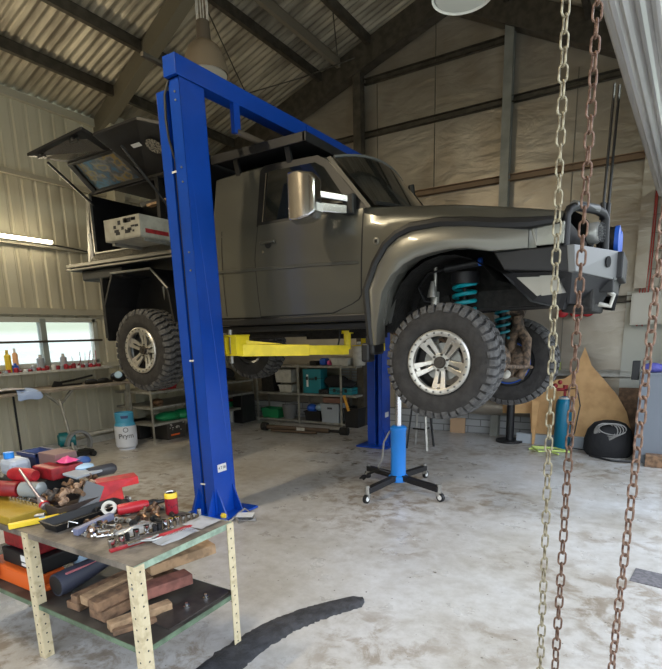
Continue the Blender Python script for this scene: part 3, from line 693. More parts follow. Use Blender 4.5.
coilset(-1.37, 4.42, 1.50, 1.98); obj('coil_spring', coil(-1.27, 5.34, 1.52, 1.86, .065, 5, .014), mat('teal_dark', (0, .16, .20), .45), TR, smooth=True)
obj('shock_absorber', MB().cyl((-1.27, 5.34, 1.4), (-1.27, 5.34, 2.0), .035).cyl((-1.27, 5.34, 1.86), (-1.27, 5.34, 1.9), .09), M_blackm, TR, smooth=True)
obj('shock_absorber', MB().cyl((-1.62, 4.40, 1.5), (-1.62, 4.40, 1.93), .035).cyl((-1.62, 4.4, 1.93), (-1.62, 4.4, 2.15), .014), mat('shock_grey', (.5, .48, .44), .4, .5), TR, smooth=True)
obj('bump_stop', MB().lathe([(.045, 0), (.035, .05), (.022, .10), (.012, .13)], (-1.60, 4.28, 1.88)), M_steel, TR, smooth=True)
obj('reservoir', MB().cyl((-1.50, 4.30, 2.10), (-1.22, 4.30, 2.13), .03).tube([(-1.5, 4.30, 2.10), (-1.66, 4.34, 2.08), (-1.78, 4.42, 1.98), (-1.72, 4.42, 1.86), (-1.62, 4.42, 1.84)], .010, 6), M_blackm, TR, smooth=True)
obj('reservoir_cap', MB().cyl((-1.225, 4.30, 2.13), (-1.20, 4.30, 2.132), .031), M_bluep, TR)
kn = MB().tube([(-1.15, 5.42, 1.74), (-1.14, 5.46, 1.62), (-1.21, 5.50, 1.52), (-1.22, 5.50, 1.30), (-1.20, 5.50, 1.12)], [.05, .06, .055, .07, .04], 10).tube([(-1.14, 5.46, 1.62), (-1.06, 5.48, 1.50), (-1.06, 5.48, 1.25), (-1.12, 5.48, 1.12)], [.05, .05, .045, .05], 10).sphere((-1.15, 5.50, 1.30), .12, .08, .14).cyl((-1.15, 5.4, 1.74), (-1.15, 5.5, 1.78), .07).sphere((-1.18, 5.36, 1.18), .04)
obj('steering_knuckle', kn, M_rust, TR, smooth=True)
obj('ball_joint', MB().sphere((-1.20, 5.28, 1.17), .045), M_offw, TR, smooth=True)
obj('brake_disc', MB().lathe([(.20, 0), (.20, .02)], (-1.24, 5.56, 1.265), (0, 1, 0), 32), mat('disc_rust', (.30, .28, .25), .5, .6), TR)
obj('rim_tape', MB().lathe([(.205, 0), (.215, 0), (.215, .02), (.205, .02)], (-1.24, 5.54, 1.265), (0, 1, 0), 40, closed=True), M_bluep, TR)
# ---- front bar and lights
obj('headlight', MB().prism([(-.80, 3.995, 2.325), (-.57, 4.02, 2.30), (-.59, 4.02, 2.165), (-.75, 3.995, 2.165)], (0, .14, 0)).box(-.66, -.575, 4.05, 4.34, 2.17, 2.32), mat('headlamp_lens', (.24, .235, .20), .25, .5, coat=.3), TR, bevel=.008)
obj('headlight', MB().prism([(-.80, 5.865, 2.325), (-.57, 5.84, 2.30), (-.59, 5.84, 2.165), (-.75, 5.865, 2.165)], (0, -.14, 0)).box(-.66, -.575, 5.52, 5.81, 2.17, 2.32), mat('headlamp_lens', (.62, .60, .54), .12, .35), TR, bevel=.008)
def mirY(pts): return [(x, 2*YC-y, z) for x, y, z in pts]
for q, f in ((1, lambda p: p), (-1, mirY)):
    obj('bar_wing', MB().prism(f([(-1.03, 3.98, 2.15), (-.49, 3.98, 2.148), (-.485, 3.98, 1.975), (-.95, 3.98, 2.02)]), (0, q*.30, 0)), M_blackm, TR, bevel=.008)
    face = obj('bar_face', MB().prism(f([(-.495, 3.975, 2.150), (-.265, 4.62, 2.155), (-.262, 4.62, 1.945), (-.475, 3.975, 1.972)]), (-.05, 0, 0)), M_silv, TR, bevel=.006)
    p = f([(-.317, 4.43, 2.065)])[0]
    obj('fog_hole', MB().lathe([(.040, -.004), (.040, .002)], p, Vector((.94, -.33*q, 0)), 24), mat('hole_black', (.003, .003, .003), .9), face)
    tb = MB().tube(f([(-.573, 4.12, 2.13), (-.578, 4.12, 2.36), (-.560, 4.14, 2.405), (-.52, 4.19, 2.43), (-.42, 4.42, 2.43), (-.385, 4.52, 2.42), (-.37, 4.56, 2.38), (-.36, 4.56, 2.13)]), .031, 12)
    obj('bar_hoop', tb, M_blackm if q == -1 else M_blackm, TR, smooth=True)
    obj('hoop_sleeve', MB().tube(f([(-.54, 4.165, 2.432), (-.42, 4.42, 2.434)]), .034, 12), M_silv, TR, smooth=True)
    obj('light_guard', MB().lathe([(.075, 0), (.075, .05), (.06, .07)], f([(-.45, 4.42, 2.27)])[0], (1, -.3*q, 0), 24), mat('light_ring', (.40, .40, .38), .3, .5), TR, smooth=True)
    g = MB()
    for i in range(-3, 4):
        o = Vector(f([(-.372, 4.395, 2.27)])[0]); sd = Vector((.3*q, 1, 0)).normalized(); L_ = math.sqrt(.07**2-(i*.02)**2)
        g.cyl(o+sd*i*.02+Vector((0, 0, -L_)), o+sd*i*.02+Vector((0, 0, L_)), .003, n=4); g.cyl(o-sd*L_+Vector((0, 0, i*.02)), o+sd*L_+Vector((0, 0, i*.02)), .003, n=4)
    obj('light_mesh', g, M_blackp, TR)
obj('bar_centre', MB().box(-.30, -.23, 4.60, 5.26, 1.96, 2.15).box(-.45, -.28, 4.55, 5.31, 1.86, 1.97), M_blackm, TR, bevel=.01)
obj('centre_hoop', MB().tube([(-.40, 4.66, 2.10), (-.40, 4.66, 2.30), (-.40, 4.72, 2.34), (-.40, 5.14, 2.34), (-.40, 5.20, 2.30), (-.40, 5.20, 2.10)], .028, 10), M_blackm, TR, smooth=True)
for y in (4.79, 5.07):
    dl = obj('driving_light', MB().lathe([(.02, -.07), (.09, -.04), (.11, 0), (.11, .03), (.06, .045)], (-.34, y, 2.25), (1, 0, 0), 28), M_blackm, TR, smooth=True)
    obj('light_cover', MB().lathe([(.114, 0), (.114, .03), (.09, .036), (.0, .037)], (-.31, y, 2.25), (1, 0, 0), 28), M_bluep, dl, smooth=True)
for dx in (0, .05):
    obj('aerial', MB().cyl((-.40+dx*.6, 4.66+dx, 2.42), (-.385+dx*.6, 4.66+dx, 3.32), .0095, n=8).cyl((-.40+dx*.6, 4.66+dx, 2.40), (-.40+dx*.6, 4.66+dx, 2.52), .02), M_blackp, TR, smooth=True)
# under the bar: brackets, skid plate, winch cradle, recovery point
obj('bar_underpanel', MB().prism([(-.97, 4.02, 2.00), (-.50, 4.02, 1.98), (-.44, 4.3, 1.96), (-.40, 4.62, 1.94), (-.40, 4.9, 1.80), (-.60, 4.4, 1.74), (-.80, 4.2, 1.80)], (0, .02, 0)).prism([(-.50, 4.0, 1.985), (-.27, 4.62, 1.95), (-.36, 4.70, 1.78), (-.55, 4.35, 1.78)], (-.02, .0, 0)).prism([(-.27, 5.24, 1.95), (-.5, 5.86, 1.985), (-.5, 5.6, 1.78), (-.3, 5.3, 1.74)], (-.02, 0, 0)), M_blackm, TR)
obj('skid_plate', MB().prism([(-.90, 4.06, 1.99), (-.72, 4.06, 1.98), (-.66, 4.06, 1.86), (-.73, 4.06, 1.83)], (0, .02, 0)).prism([(-.72, 4.05, 1.98), (-.60, 4.05, 1.97), (-.56, 4.05, 1.84), (-.70, 4.05, 1.83)], (0, .3, .02)), mat('satin_silver', (.30, .285, .25), .4, .6), TR)
obj('winch_cradle', MB().box(-.62, -.40, 4.45, 5.41, 1.72, 1.90), M_under, TR, bevel=.02)
obj('recovery_point', MB().tube([(-.36, 4.66, 1.90), (-.28, 4.67, 1.84), (-.30, 4.68, 1.76), (-.38, 4.67, 1.78)], .018, 8), M_offw, TR, smooth=True)
# ---- roof rack
obj('roof_rack', MB().box(-3.75, -2.68, 4.06, 5.80, 3.235, 3.275).box(-3.76, -2.67, 4.04, 4.07, 3.22, 3.30).box(-2.70, -2.66, 4.04, 5.82, 3.22, 3.30), M_blackm, TR, bevel=.006)
for x in (-3.5, -2.9): obj('rack_foot', MB().bar((x, 4.14, 3.10), (x, 4.10, 3.24), .05, .03), M_blackm, TR)
# ---- tray and canopy
ty = 3.985
obj('tray', MB().box(-6.10, -3.86, ty, 5.87, 2.42, 2.475), M_blackm, TR, bevel=.004)
obj('tray_rail', MB().box(-6.13, -3.9, ty-.03, ty, 2.46, 2.495).box(-6.16, -3.9, ty-.02, ty+.01, 2.425, 2.445), mat('satin_silver', (.17, .16, .14), .4), TR, bevel=.003)
obj('tray_step', MB().prism([(-5.66, ty-.03, 2.495), (-4.35, ty-.03, 2.495), (-4.35, ty+.05, 2.585), (-5.66, ty+.05, 2.585)], (0, .01, 0)), M_check, TR)
obj('under_tray_box', MB().box(-5.95, -5.2, 4.02, 4.5, 2.30, 2.42), M_blackp, TR, bevel=.02)
can = MB()
can.box(-5.72, -5.69, 4.06, 5.85, 2.475, 3.24).box(-5.72, -3.86, 5.82, 5.85, 2.475, 3.35).box(-3.90, -3.86, 4.04, 5.85, 2.475, 3.35)
can.prism([(-5.72, 4.05, 3.22), (-3.86, 4.05, 3.22), (-3.86, 4.30, 3.36), (-5.60, 4.30, 3.36)], (0, 0, .03)).box(-5.62, -3.86, 4.3, 5.85, 3.34, 3.37)
can.box(-5.72, -4.3, 4.8, 4.82, 2.475, 3.3).box(-4.55, -4.50, 4.03, 4.10, 2.475, 3.24)
obj('canopy', can, M_blackm, TR)
obj('canopy_frame', MB().box(-5.73, -5.68, 4.02, 4.06, 2.50, 2.82), M_silv, TR)
obj('canopy_frame', MB().box(-5.66, -5.64, 4.02, 4.05, 2.585, 3.22).box(-5.66, -4.5, 4.02, 4.05, 2.585, 2.60).prism([(-5.72, 4.03, 3.24), (-5.66, 4.03, 3.24), (-5.76, 4.03, 2.5), (-5.80, 4.03, 2.5)], (0, .03, 0)), M_steel, TR)
# rear side door of the canopy, swung up and out
def quadslab(p, th): return MB().prism(p, th)
H0 = Vector((-5.52, 4.03, 3.24)); H1 = Vector((-4.70, 4.03, 3.25))
K0 = Vector((-5.45, 3.70, 3.45)); K1 = Vector((-4.72, 3.70, 3.45)); E0 = Vector((-5.50, 3.27, 3.42)); E1 = Vector((-4.72, 3.36, 3.53))
dr = obj('canopy_door', MB().prism([K0, K1, E1, E0], (0, .004, .03)).bar(H0, K0, .07, .035).bar(H1, K1, .07, .035).bar(K0, K1, .06, .04).bar(H0, H1, .05, .035), M_blackm, TR, bevel=.004)
dr['label'] = 'rear canopy door swung up, with a window and printed stickers'
ins = lambda a, b, t: a.lerp(b, t)
i0, i1, i2, i3 = H0.lerp(K1, .07), H1.lerp(K0, .07), K1.lerp(H0, .07), K0.lerp(H1, .07)
obj('door_window', MB().prism([i0, i1, i2, i3], (0, .005, .006)), M_sticker, dr)
e0, e1, e2, e3 = K0.lerp(E1, .10), K1.lerp(E0, .10), E1.lerp(K0, .10), E0.lerp(K1, .10)
obj('door_inner_panel', MB().prism([q-Vector((0, .002, .008)) for q in (e0, e1, e2, e3)], (0, 0, .006)), mat('brushed_panel', (.20, .19, .175), .25, .8), dr)
for t in (.12, .72): obj('door_latch', MB().cyl(E0.lerp(E1, t)+Vector((.03, .06, -.03)), E0.lerp(E1, t)+Vector((.03, .06, .0)), .03, n=12).bar(E0.lerp(E1, t)+Vector((.0, .05, -.03)), E0.lerp(E1, t)+Vector((.12, .05, -.03)), .02, .02), M_blackp, dr)
obj('gas_strut', MB().cyl(E0.lerp(K0, .5)+Vector((-.03, 0, -.02)), Vector((-5.60, 4.04, 3.12)), .014, n=8), M_blackm, dr)
# front side door of the canopy
F = [Vector((-4.66, 4.03, 3.26)), Vector((-3.86, 4.03, 3.28)), Vector((-3.72, 3.72, 3.42)), Vector((-4.12, 3.50, 3.53)), Vector((-4.70, 3.46, 3.50))]
fd = obj('canopy_door', MB().prism(F, (0, .01, .03)), M_blackm, TR, bevel=.004)
obj('vent_mesh', MB().lathe([(.0, 0), (.085, 0), (.085, .004), (0, .004)], (-4.18, 3.74, 3.385), (0, -.48, -.88), 24), mat('vent_grey', (.42, .38, .30), .5, .3, noise=.9, nscale=60), fd)
obj('data_plate', MB().box(-4.42, -4.30, 3.66, 3.70, 3.41, 3.414, rot=(rad(-28), 0, 0)), M_white, fd)
obj('door_strut', MB().cyl((-4.5, 3.62, 3.42), (-4.40, 4.04, 2.95), .013, n=8).cyl((-3.95, 3.72, 3.38), (-3.92, 4.04, 2.95), .013, n=8), M_blackm, fd)
# slide out box on the tray
dw = obj('slide_out_drawer', MB().box(-4.86, -4.32, 3.60, 3.62, 2.58, 2.785).box(-4.86, -4.845, 3.60, 4.5, 2.58, 2.785).box(-4.335, -4.32, 3.60, 4.5, 2.58, 2.785).box(-4.86, -4.32, 3.6, 4.5, 2.575, 2.59), mat('drawer_grey', (.40, .39, .34), .5, .2, noise=.2, nscale=12), TR, bevel=.003)
st = MB(); rr = random.Random(3)
for i in range(16):
    x = -4.82+rr.random()*.44; z = 2.62+rr.random()*.12; obj('sticker', MB().box(x, x+.02+rr.random()*.05, 3.598, 3.5995, z, z+.012+rr.random()*.03), M_ink, dw)
obj('sticker', MB().box(-4.319, -4.3185, 3.66, 3.95, 2.62, 2.66).box(-4.319, -4.3185, 4.0, 4.08, 2.66, 2.74), M_redd, dw)
obj('slide_rail', MB().box(-4.84, -4.80, 3.66, 4.8, 2.545, 2.575).box(-4.38, -4.34, 3.66, 4.8, 2.545, 2.575), M_steel, dw)
# rear mud guard: folded plate arch
AR = [(-5.52, 1.60), (-5.52, 2.00), (-5.33, 2.34), (-4.66, 2.34), (-4.42, 2.12), (-4.36, 1.78)]
mb = MB().loft([[(x, 3.97, z), (x, 4.40, z), (lerp(x, -4.9, .04), 4.40, z-.015), (lerp(x, -4.9, .04), 3.97, z-.015)] for x, z in AR], closed=True, cap=True)
mb.prism([(x, 4.40, z) for x, z in AR], (0, .015, 0))
obj('mudguard', mb, M_blackm, TR)
obj('mudguard_edge', MB().tube([(x, 3.965, z) for x, z in AR[2:5]], .012, 6), M_steel, TR)
obj('mudguard_flap', MB().box(-5.56, -5.52, 3.98, 4.36, 1.62, 2.30), M_blackp, TR)
obj('rear_shock', MB().cyl((-4.95, 4.45, 1.6), (-4.98, 4.42, 2.2), .028), M_steel, TR)
# cooler box items inside the canopy
tag(obj('first_aid_box', MB().box(-4.98, -4.78, 4.12, 4.30, 2.50, 2.68), M_red, None, bevel=.01), 'small red box on the truck tray below the grey drawer', 'box')
tag(obj('timber_offcut', MB().bar((-4.75, 4.1, 3.00), (-4.45, 4.1, 3.02), .06, .025), M_wood2), 'short pale timber offcut lying inside the dark canopy above the drawer', 'timber')
# ================================================================ CHAINS
def link_mesh(pitch, wd, wire, nm):
    hl = pitch/2 + wire/2; r = wd/2 - wire/2; st = hl - r; pts = []
    for i in range(9): a = PI*i/8; pts.append((r*math.cos(a), 0, st+r*math.sin(a)))
    for i in range(9): a = PI+PI*i/8; pts.append((r*math.cos(a), 0, -st+r*math.sin(a)))
    return MB().tube(pts, wire/2, 7, closed=True)
def chain(x, y, z0, z1, pitch, wd, wire, m, label, dxt=0, dyt=0):
    t = thing('hanging_chain', label, 'chain', (x, y, z0), 'hanging door chains'); n = int((z1-z0)/pitch)
    first = None
    for i in range(n):
        z = i*pitch; f = i/n
        if first is None:
            first = obj('chain_link', link_mesh(pitch, wd, wire, 'l'), m, t, smooth=True, loc=(0, 0, 0)); c = first
        else:
            c = first.copy(); COL.objects.link(c); c.parent = t
        c.location = (dxt*f, dyt*f, z); c.rotation_euler = (0, 0, rad(31 + (90 if i % 2 else 0) + random.uniform(-16, 16)))
chain(-.150, 1.15, .55, 2.92, .0270, .0185, .0040, M_ch1, 'pale galvanised chain, leftmost of the three hanging in front', dxt=-.050)
chain(-.129, 1.20, .55, 2.92, .0270, .0200, .0045, M_ch2, 'dull rusty chain hanging just right of the pale galvanised one', dxt=-.012)
chain(-.020, 1.25, .55, 2.90, .0270, .0215, .0050, M_ch3, 'rust worn chain hanging at the right edge before the grey cabinet', dxt=.04)

# ================================================================ TRANSMISSION JACK, FLOOR ITEMS
jx, jy = -2.12, 4.757
t = thing('transmission_jack', 'blue pole jack on four black caster legs under the truck', 'jack', (jx, jy, 0))
obj('cylinder', MB().lathe([(.10, .10), (.10, .15), (.078, .17), (.078, .62), (.085, .63), (.085, .66), (.06, .68)], (jx, jy, 0), n=28), M_jblue, t, smooth=True)
obj('ram', MB().cyl((jx, jy, .66), (jx, jy, 1.15), .035, n=20).cyl((jx, jy, 1.15), (jx, jy, 1.17), .08), M_chrome, t, smooth=True)
for px, py in ((-2.209, 4.223), (-1.666, 4.60), (-2.584, 5.00), (-2.034, 5.291)):
    d = Vector((px-jx, py-jy, 0)).normalized(); e = Vector((jx, jy, .12)) + d*.53
    lg = obj('leg', MB().bar(Vector((jx, jy, .14))+d*.07, e, .065, .055), M_blackm, t, bevel=.004)
    obj('caster_bracket', MB().cyl(e+Vector((0, 0, .05)), e+Vector((0, 0, -.03)), .022, n=10).box(e.x-.025, e.x+.025, e.y-.02, e.y+.02, .05, .09), M_steel, lg)
    s = Vector((-d.y, d.x, 0)); c = Vector((e.x, e.y, .042))+d*.02
    obj('caster_wheel', MB().cyl(c-s*.015, c+s*.015, .042, n=20), M_blackp, lg)
    obj('caster_hub', MB().cyl(c-s*.018, c+s*.018, .024, n=14), M_white, lg)
obj('foot_pedal', MB().tube([(jx-.08, jy, .17), (jx-.2, jy-.02, .2), (jx-.36, jy+.02, .12), (jx-.44, jy+.06, .04)], .013, 8).bar((jx-.40, jy+.02, .10), (jx-.46, jy+.06, .05), .06, .015), M_blackm, t)
obj('side_valve', MB().tube([(jx-.08, jy-.03, .62), (jx-.14, jy-.05, .5), (jx-.16, jy-.05, .32), (jx-.2, jy-.05, .22)], .011, 6), M_steel, t)

st = MB(); path = [(-1.375, 2.56), (-1.42, 2.50), (-1.50, 2.38), (-1.575, 2.25), (-1.635, 2.10), (-1.675, 1.92), (-1.69, 1.72), (-1.675, 1.50), (-1.62, 1.25), (-1.55, 1.0)]
rows = []; rq = random.Random(5); P2 = [Vector((a, b, 0)) for a, b in path]; dense = []
for i in range(len(P2)-1):
    for j in range(10): dense.append(P2[i].lerp(P2[i+1], j/10))
dense.append(P2[-1])
for i, p in enumerate(dense):
    d = (dense[min(i+1, len(dense)-1)]-dense[max(i-1, 0)]).normalized(); s = Vector((-d.y, d.x, 0)); wv = .068*min(1, .35+i*.12)+.0006*i; ja, jb = (rq.uniform(-.008, .008)*min(1, i/25) for _ in (0, 1))
    rows.append([p+s*(wv+ja), p+s*wv*.75+Vector((0, 0, .013)), p+s*wv*.3+Vector((0, 0, .020+rq.uniform(-.002, .002))), p-s*wv*.3+Vector((0, 0, .020+rq.uniform(-.002, .002))), p-s*wv*.75+Vector((0, 0, .013)), p-s*(wv+jb)])
tag(obj('rubber_strip', st.loft(rows), mat('dirty_rubber', (.045, .045, .05), .7, noise=.5, nscale=18, bump=.5, bscale=50), smooth=True), 'long curved strip of dirty black rubber lying on the floor beside the table leg', 'rubber strip')
tag(obj('rust_patch', MB().box(.02, .62, 3.56, 3.78, 0, .005, rot=(0, 0, rad(-8))), mat('rust_dark', (.15, .14, .15), .6, noise=.4, nscale=40)), 'dark scuffed rust patch on the concrete at the right edge', 'scuff')  # scuffed rust patch, drawn as a thin dark slab on the floor
t = thing('drive_shaft', 'greasy brown drive shaft lying on the floor before the shelves', 'drive shaft', (-4.8, 7.0, 0))
obj('shaft_tube', MB().cyl((-5.55, 6.90, .07), (-4.35, 7.02, .06), .040, n=16).cyl((-5.35, 6.78, .04), (-4.5, 6.88, .04), .022, n=10), mat('greasy_brown', (.11, .075, .05), .6, .4), t, smooth=True)
obj('yoke', MB().cyl((-5.62, 6.89, .075), (-5.52, 6.90, .075), .07, n=12).box(-5.6, -5.54, 6.84, 6.96, .02, .13), M_under, t)
obj('yoke', MB().cyl((-4.38, 7.02, .06), (-4.12, 7.05, .06), .025, n=12).cyl((-4.15, 7.05, .07), (-4.02, 7.06, .07), .065, n=12), M_under, t)
obj('shaft_sticker', MB().box(-4.92, -4.76, 6.912, 6.916, .04, .10), M_offw, t)
tag(obj('air_hose', MB().tube([(-3.05, 3.30, .02), (-2.93, 3.20, .02), (-2.85, 3.32, .02), (-2.98, 3.44, .02), (-3.12, 3.50, .02), (-3.0, 3.14, .02), (-3.1, 3.0, .02)], .013, 7), M_cable, smooth=True), 'grey hose lying in a loop at the foot of the near lift column', 'hose')
tag(obj('plastic_plug', MB().lathe([(.028, 0), (.030, .04), (.02, .055)], (-3.14, 3.24, .0)), M_yelp), 'small yellow plastic cap beside the foot of the near lift column', 'cap')
tag(obj('paper_sheet', MB().box(-3.05, -2.90, 3.28, 3.40, .035, .038, rot=(0, 0, .5)), M_white), 'white folded sheet on the floor behind the near lift column foot', 'paper')

# ================================================================ RIGHT BACK AREA
ply = [(-.758, 1.346), (-.66, 1.10), (-.50, .92), (-.33, .72), (-.20, .50), (-.14, .30), (-.15, .02), (-1.20, .02), (-1.36, .05), (-1.40, .42), (-1.78, .40), (-1.80, .62), (-1.58, .76), (-1.20, .88), (-.98, .92), (-.86, 1.02)]
tag(obj('plywood_offcut', MB().prism([(x, 7.86-.08*(z-1)*-1 - .08, z) for x, z in ply], (0, .018, 0)), M_ply), 'pointed plywood offcut leaning on the back wall behind the teal gas cylinder', 'plywood')
tag(obj('timber_stake', MB().prism([(-1.36, 7.6, .62), (-1.26, 7.6, .62), (-1.30, 7.6, .0), (-1.33, 7.6, .0)], (0, .03, 0)), M_ply), 'narrow tapered timber stake standing under the plywood left arm', 'timber')
gx, gy = -.93, 7.50
t = thing('gas_cylinder', 'teal gas cylinder with regulator standing before the plywood', 'gas cylinder', (gx, gy, 0))
obj('cylinder_body', MB().lathe([(.095, 0), (.105, .02), (.105, .60), (.09, .66), (.05, .70), (.03, .71)], (gx, gy, 0), n=28), mat('cylinder_teal', (.0, .14, .24), .35), t, smooth=True)
obj('collar', MB().cyl((gx, gy, .655), (gx, gy, .70), .075), M_offw, t)
obj('regulator', MB().cyl((gx, gy, .70), (gx, gy, .80), .018).cyl((gx-.10, gy-.02, .80), (gx+.03, gy, .80), .022).sphere((gx-.12, gy-.04, .85), .035).sphere((gx-.06, gy-.06, .90), .03).cyl((gx, gy, .8), (gx, gy, .86), .03), M_redd, t, smooth=True)
obj('hose', MB().tube([(gx, gy-.03, .8), (gx+.15, gy-.05, .83), (gx+.20, gy-.05, .6), (gx+.16, gy-.08, .25), (gx+.10, gy-.12, .04), (gx+.25, gy-.12, .03), (gx+.5, gy-.14, .04)], .009, 6), M_blackp, t, smooth=True)
tag(obj('tie_down_strap', MB().tube([(-1.30, 7.22, .015), (-1.10, 7.30, .02), (-.95, 7.20, .02), (-1.15, 7.08, .02), (-1.28, 7.30, .03), (-1.0, 7.38, .02), (-.78, 7.22, .02), (-1.05, 7.15, .03), (-.9, 7.05, .01)], .013, 5), M_limecl), 'lime green strap in a loose heap at the foot of the teal cylinder', 'strap')
t = thing('tool_bag', 'black canvas bag with coiled grey cable on it, before the plywood', 'bag', (-.36, 7.3, 0))
obj('bag_body', MB().loft([[(-.36+a*s, 7.30+b*s, z) for a, b in [(.27*math.cos(q*PI/8), .17*math.sin(q*PI/8)) for q in range(16)]] for z, s in ((.0, .9), (.05, 1.05), (.2, 1.05), (.33, .92), (.42, .65), (.45, .3))], closed=True, cap=True), M_bag, t, smooth=True)
cb = MB()
for j in range(6): cb.tube([(-.42+.02*j+(.10+.01*j)*math.cos(a), 7.17-.01*j+.03*math.sin(a*2), .31+.012*j+(.12-.01*j)*math.sin(a)) for a in [PI*2*i/18 for i in range(18)]], .007, 5, closed=True)
obj('cable_coil', cb, M_cable, t, smooth=True)
tag(obj('black_cable', MB().tube([(-.55, 7.1, .02), (-.3, 6.95, .015), (-.08, 6.98, .015), (-.02, 7.0, .02)], .012, 6), M_blackp), 'thick black cable on the floor in front of the black bag', 'cable')
t = thing('steel_cabinet', 'plain grey steel cabinet standing by the right wall', 'cabinet', (.2, 7.2, 0))
obj('carcass', MB().box(-.08, .46, 7.02, 7.34, .06, 1.07).box(-.06, .44, 7.04, 7.34, 0, .06), mat('cabinet_grey', (.165, .185, .215), .5), t, bevel=.008)
obj('cabinet_door', MB().box(-.06, .44, 7.005, 7.02, .10, 1.04), mat('cabinet_grey', (.165, .185, .215), .5), t, bevel=.004)
tag(obj('purple_cloth', MB().sphere((.04, 7.15, 1.12), .12, .09, .06), mat('purple', (.09, .09, .35), .7, bump=.6, bscale=30), smooth=True), 'crumpled purple blue cloth on top of the grey steel cabinet', 'cloth')
tag(obj('power_box', MB().box(-.17, -.09, 7.1, 7.22, .98, 1.20), M_blackp, bevel=.006), 'black power box fixed to the upper left side of the grey cabinet', 'power box')
t = thing('meter_box', 'cream metal electrical box on the back wall above the grey cabinet', 'electrical box', (-.1, 8.08, 1.62))
obj('box_body', MB().box(-.27, .20, 7.96, 8.14, 1.62, 2.02), mat('box_cream', (.55, .53, .46), .5), t, bevel=.004)
obj('box_door', MB().box(-.25, .18, 7.95, 7.96, 1.64, 2.0), mat('box_cream', (.55, .53, .46), .5), t, bevel=.002)
tag(obj('wall_panel', MB().box(-.33, .25, 8.10, 8.14, .62, 2.05), mat('panel_cream', (.50, .50, .44), .5)), 'tall cream painted panel on the back wall below the electrical box', 'panel')
tag(obj('timber_block', MB().box(.05, .30, 6.85, 6.98, 0, .14), M_wood, bevel=.004), 'short block of old timber on the floor before the grey cabinet', 'timber')
tag(obj('brown_board', MB().box(-.32, -.08, 7.93, 7.96, .0, .80), M_wood), 'brown board leaning on the back wall right of the plywood', 'board')
for x, y, top, lb in ((-.105, 8.04, 3.66, 'red looped rope hanging beside the corner post, right one'), (-.165, 8.03, 3.66, 'red looped rope hanging beside the corner post, left one')):
    tag(obj('pull_rope', MB().tube([(x, y, top), (x-.005, y, 2.4), (x-.03, y, 1.9), (x-.05, y, 1.65), (x-.02, y, 1.6), (x, y, 1.7), (x+.02, y, 2.3), (x+.01, y, top)], .007, 5), mat('cord_red', (.45, .05, .035), .6)), lb, 'rope')
for i, (x, lb) in enumerate(((-1.10, 'left'), (-.93, 'middle'), (-.78, 'right'))):
    tag(obj('plastic_holder', MB().sphere((x, 8.05, 1.80), .075, .035, .055).cyl((x, 8.06, 1.83), (x, 8.075, 1.99), .012), M_red, smooth=True), 'rounded red plastic holder hanging on the wall rail, %s of three' % lb, 'holder', 'red holders on the back wall')
tag(obj('paint_tin', MB().cyl((-1.12, 8.05, 1.015), (-1.12, 8.05, 1.13), .045), mat('tin_lime', (.25, .30, .06), .5)), 'small green tin standing on the rail of the back wall', 'tin')
t = thing('floor_stand', 'black steel post on a flat foot behind the far front wheel', 'stand', (-1.65, 7.65, 0))
obj('foot_plate', MB().cyl((-1.65, 7.65, 0), (-1.65, 7.65, .03), .19, n=24), M_blackm, t)
obj('pole', MB().cyl((-1.65, 7.65, .03), (-1.65, 7.65, 1.35), .055, n=14), M_blackm, t, smooth=True)
t = thing('bar_stool', 'metal stool mostly hidden behind the near front wheel', 'stool', (-2.66, 6.72, 0))
obj('seat', MB().cyl((-2.66, 6.72, .72), (-2.66, 6.72, .745), .17, n=24), M_blackm, t)
for px, py, m in ((-2.82, 6.62, M_blackm), (-2.50, 6.56, M_steel), (-2.52, 6.88, M_blackm), (-2.8, 6.88, M_steel)):
    obj('leg', MB().bar((px, py, 0), (lerp(px, -2.66, .45), lerp(py, 6.72, .45), .72), .028, .02), m, t)
obj('foot_ring', MB().bar((-2.75, 6.67, .28), (-2.56, 6.63, .28), .02, .02).bar((-2.56, 6.63, .28), (-2.57, 6.82, .28), .02, .02), M_blackm, t)
tag(obj('cardboard_piece', MB().box(-2.66, -2.42, 8.0, 8.03, 0, .24), M_card), 'upright piece of cardboard against the block course of the back wall', 'cardboard')
tag(obj('foil_roll', MB().lathe([(.05, 0), (.13, 0), (.14, .5), (.125, .9), (.13, 1.3), (.05, 1.3)], (-2.65, 7.98, .47), (1, 0, -.02), 20), M_foil, smooth=True), 'long silver foil roll resting on the ledge of the back wall', 'foil roll')
tag(obj('steel_pipe', MB().cyl((-2.7, 8.065, .368), (-.9, 8.065, .368), .032, n=10), M_steel), 'light steel pipe lying along the foot of the back wall', 'pipe')
tag(obj('box_section', MB().box(-1.55, -.6, 7.62, 7.70, .0, .14), M_greyp), 'grey box section lying behind the teal gas cylinder', 'pipe')

# ================================================================ SHELVING AT THE BACK
def rack(name, x0, x1, y0, y1, levels, ups, label, h):
    t = thing(name, label, 'shelf', ((x0+x1)/2, (y0+y1)/2, 0))
    for x, y in ups: obj('upright', MB().box(x-.02, x+.02, y-.004, y+.004, 0, h).box(x-.02, x-.014, y, y+.03, 0, h), M_shelf, t)
    for z in levels: obj('shelf_board', MB().box(x0, x1, y0, y1, z-.035, z), M_shelf, t)
    return t
rack('storage_rack', -6.42, -4.22, 7.72, 8.08, (.06, .56, 1.06), [(-6.38, 7.72), (-5.42, 7.72), (-4.52, 7.72), (-6.38, 8.07), (-5.42, 8.07), (-4.52, 8.07)], 'grey steel shelf rack full of cases against the back wall', 1.08)
rack('storage_rack', -7.3, -6.45, 5.28, 7.70, (.30, .56, .80), [(-6.46, 5.28), (-7.05, 5.28), (-6.46, 6.5), (-6.46, 7.68)], 'grey steel shelf rack along the cream wall behind the lift column', .82)
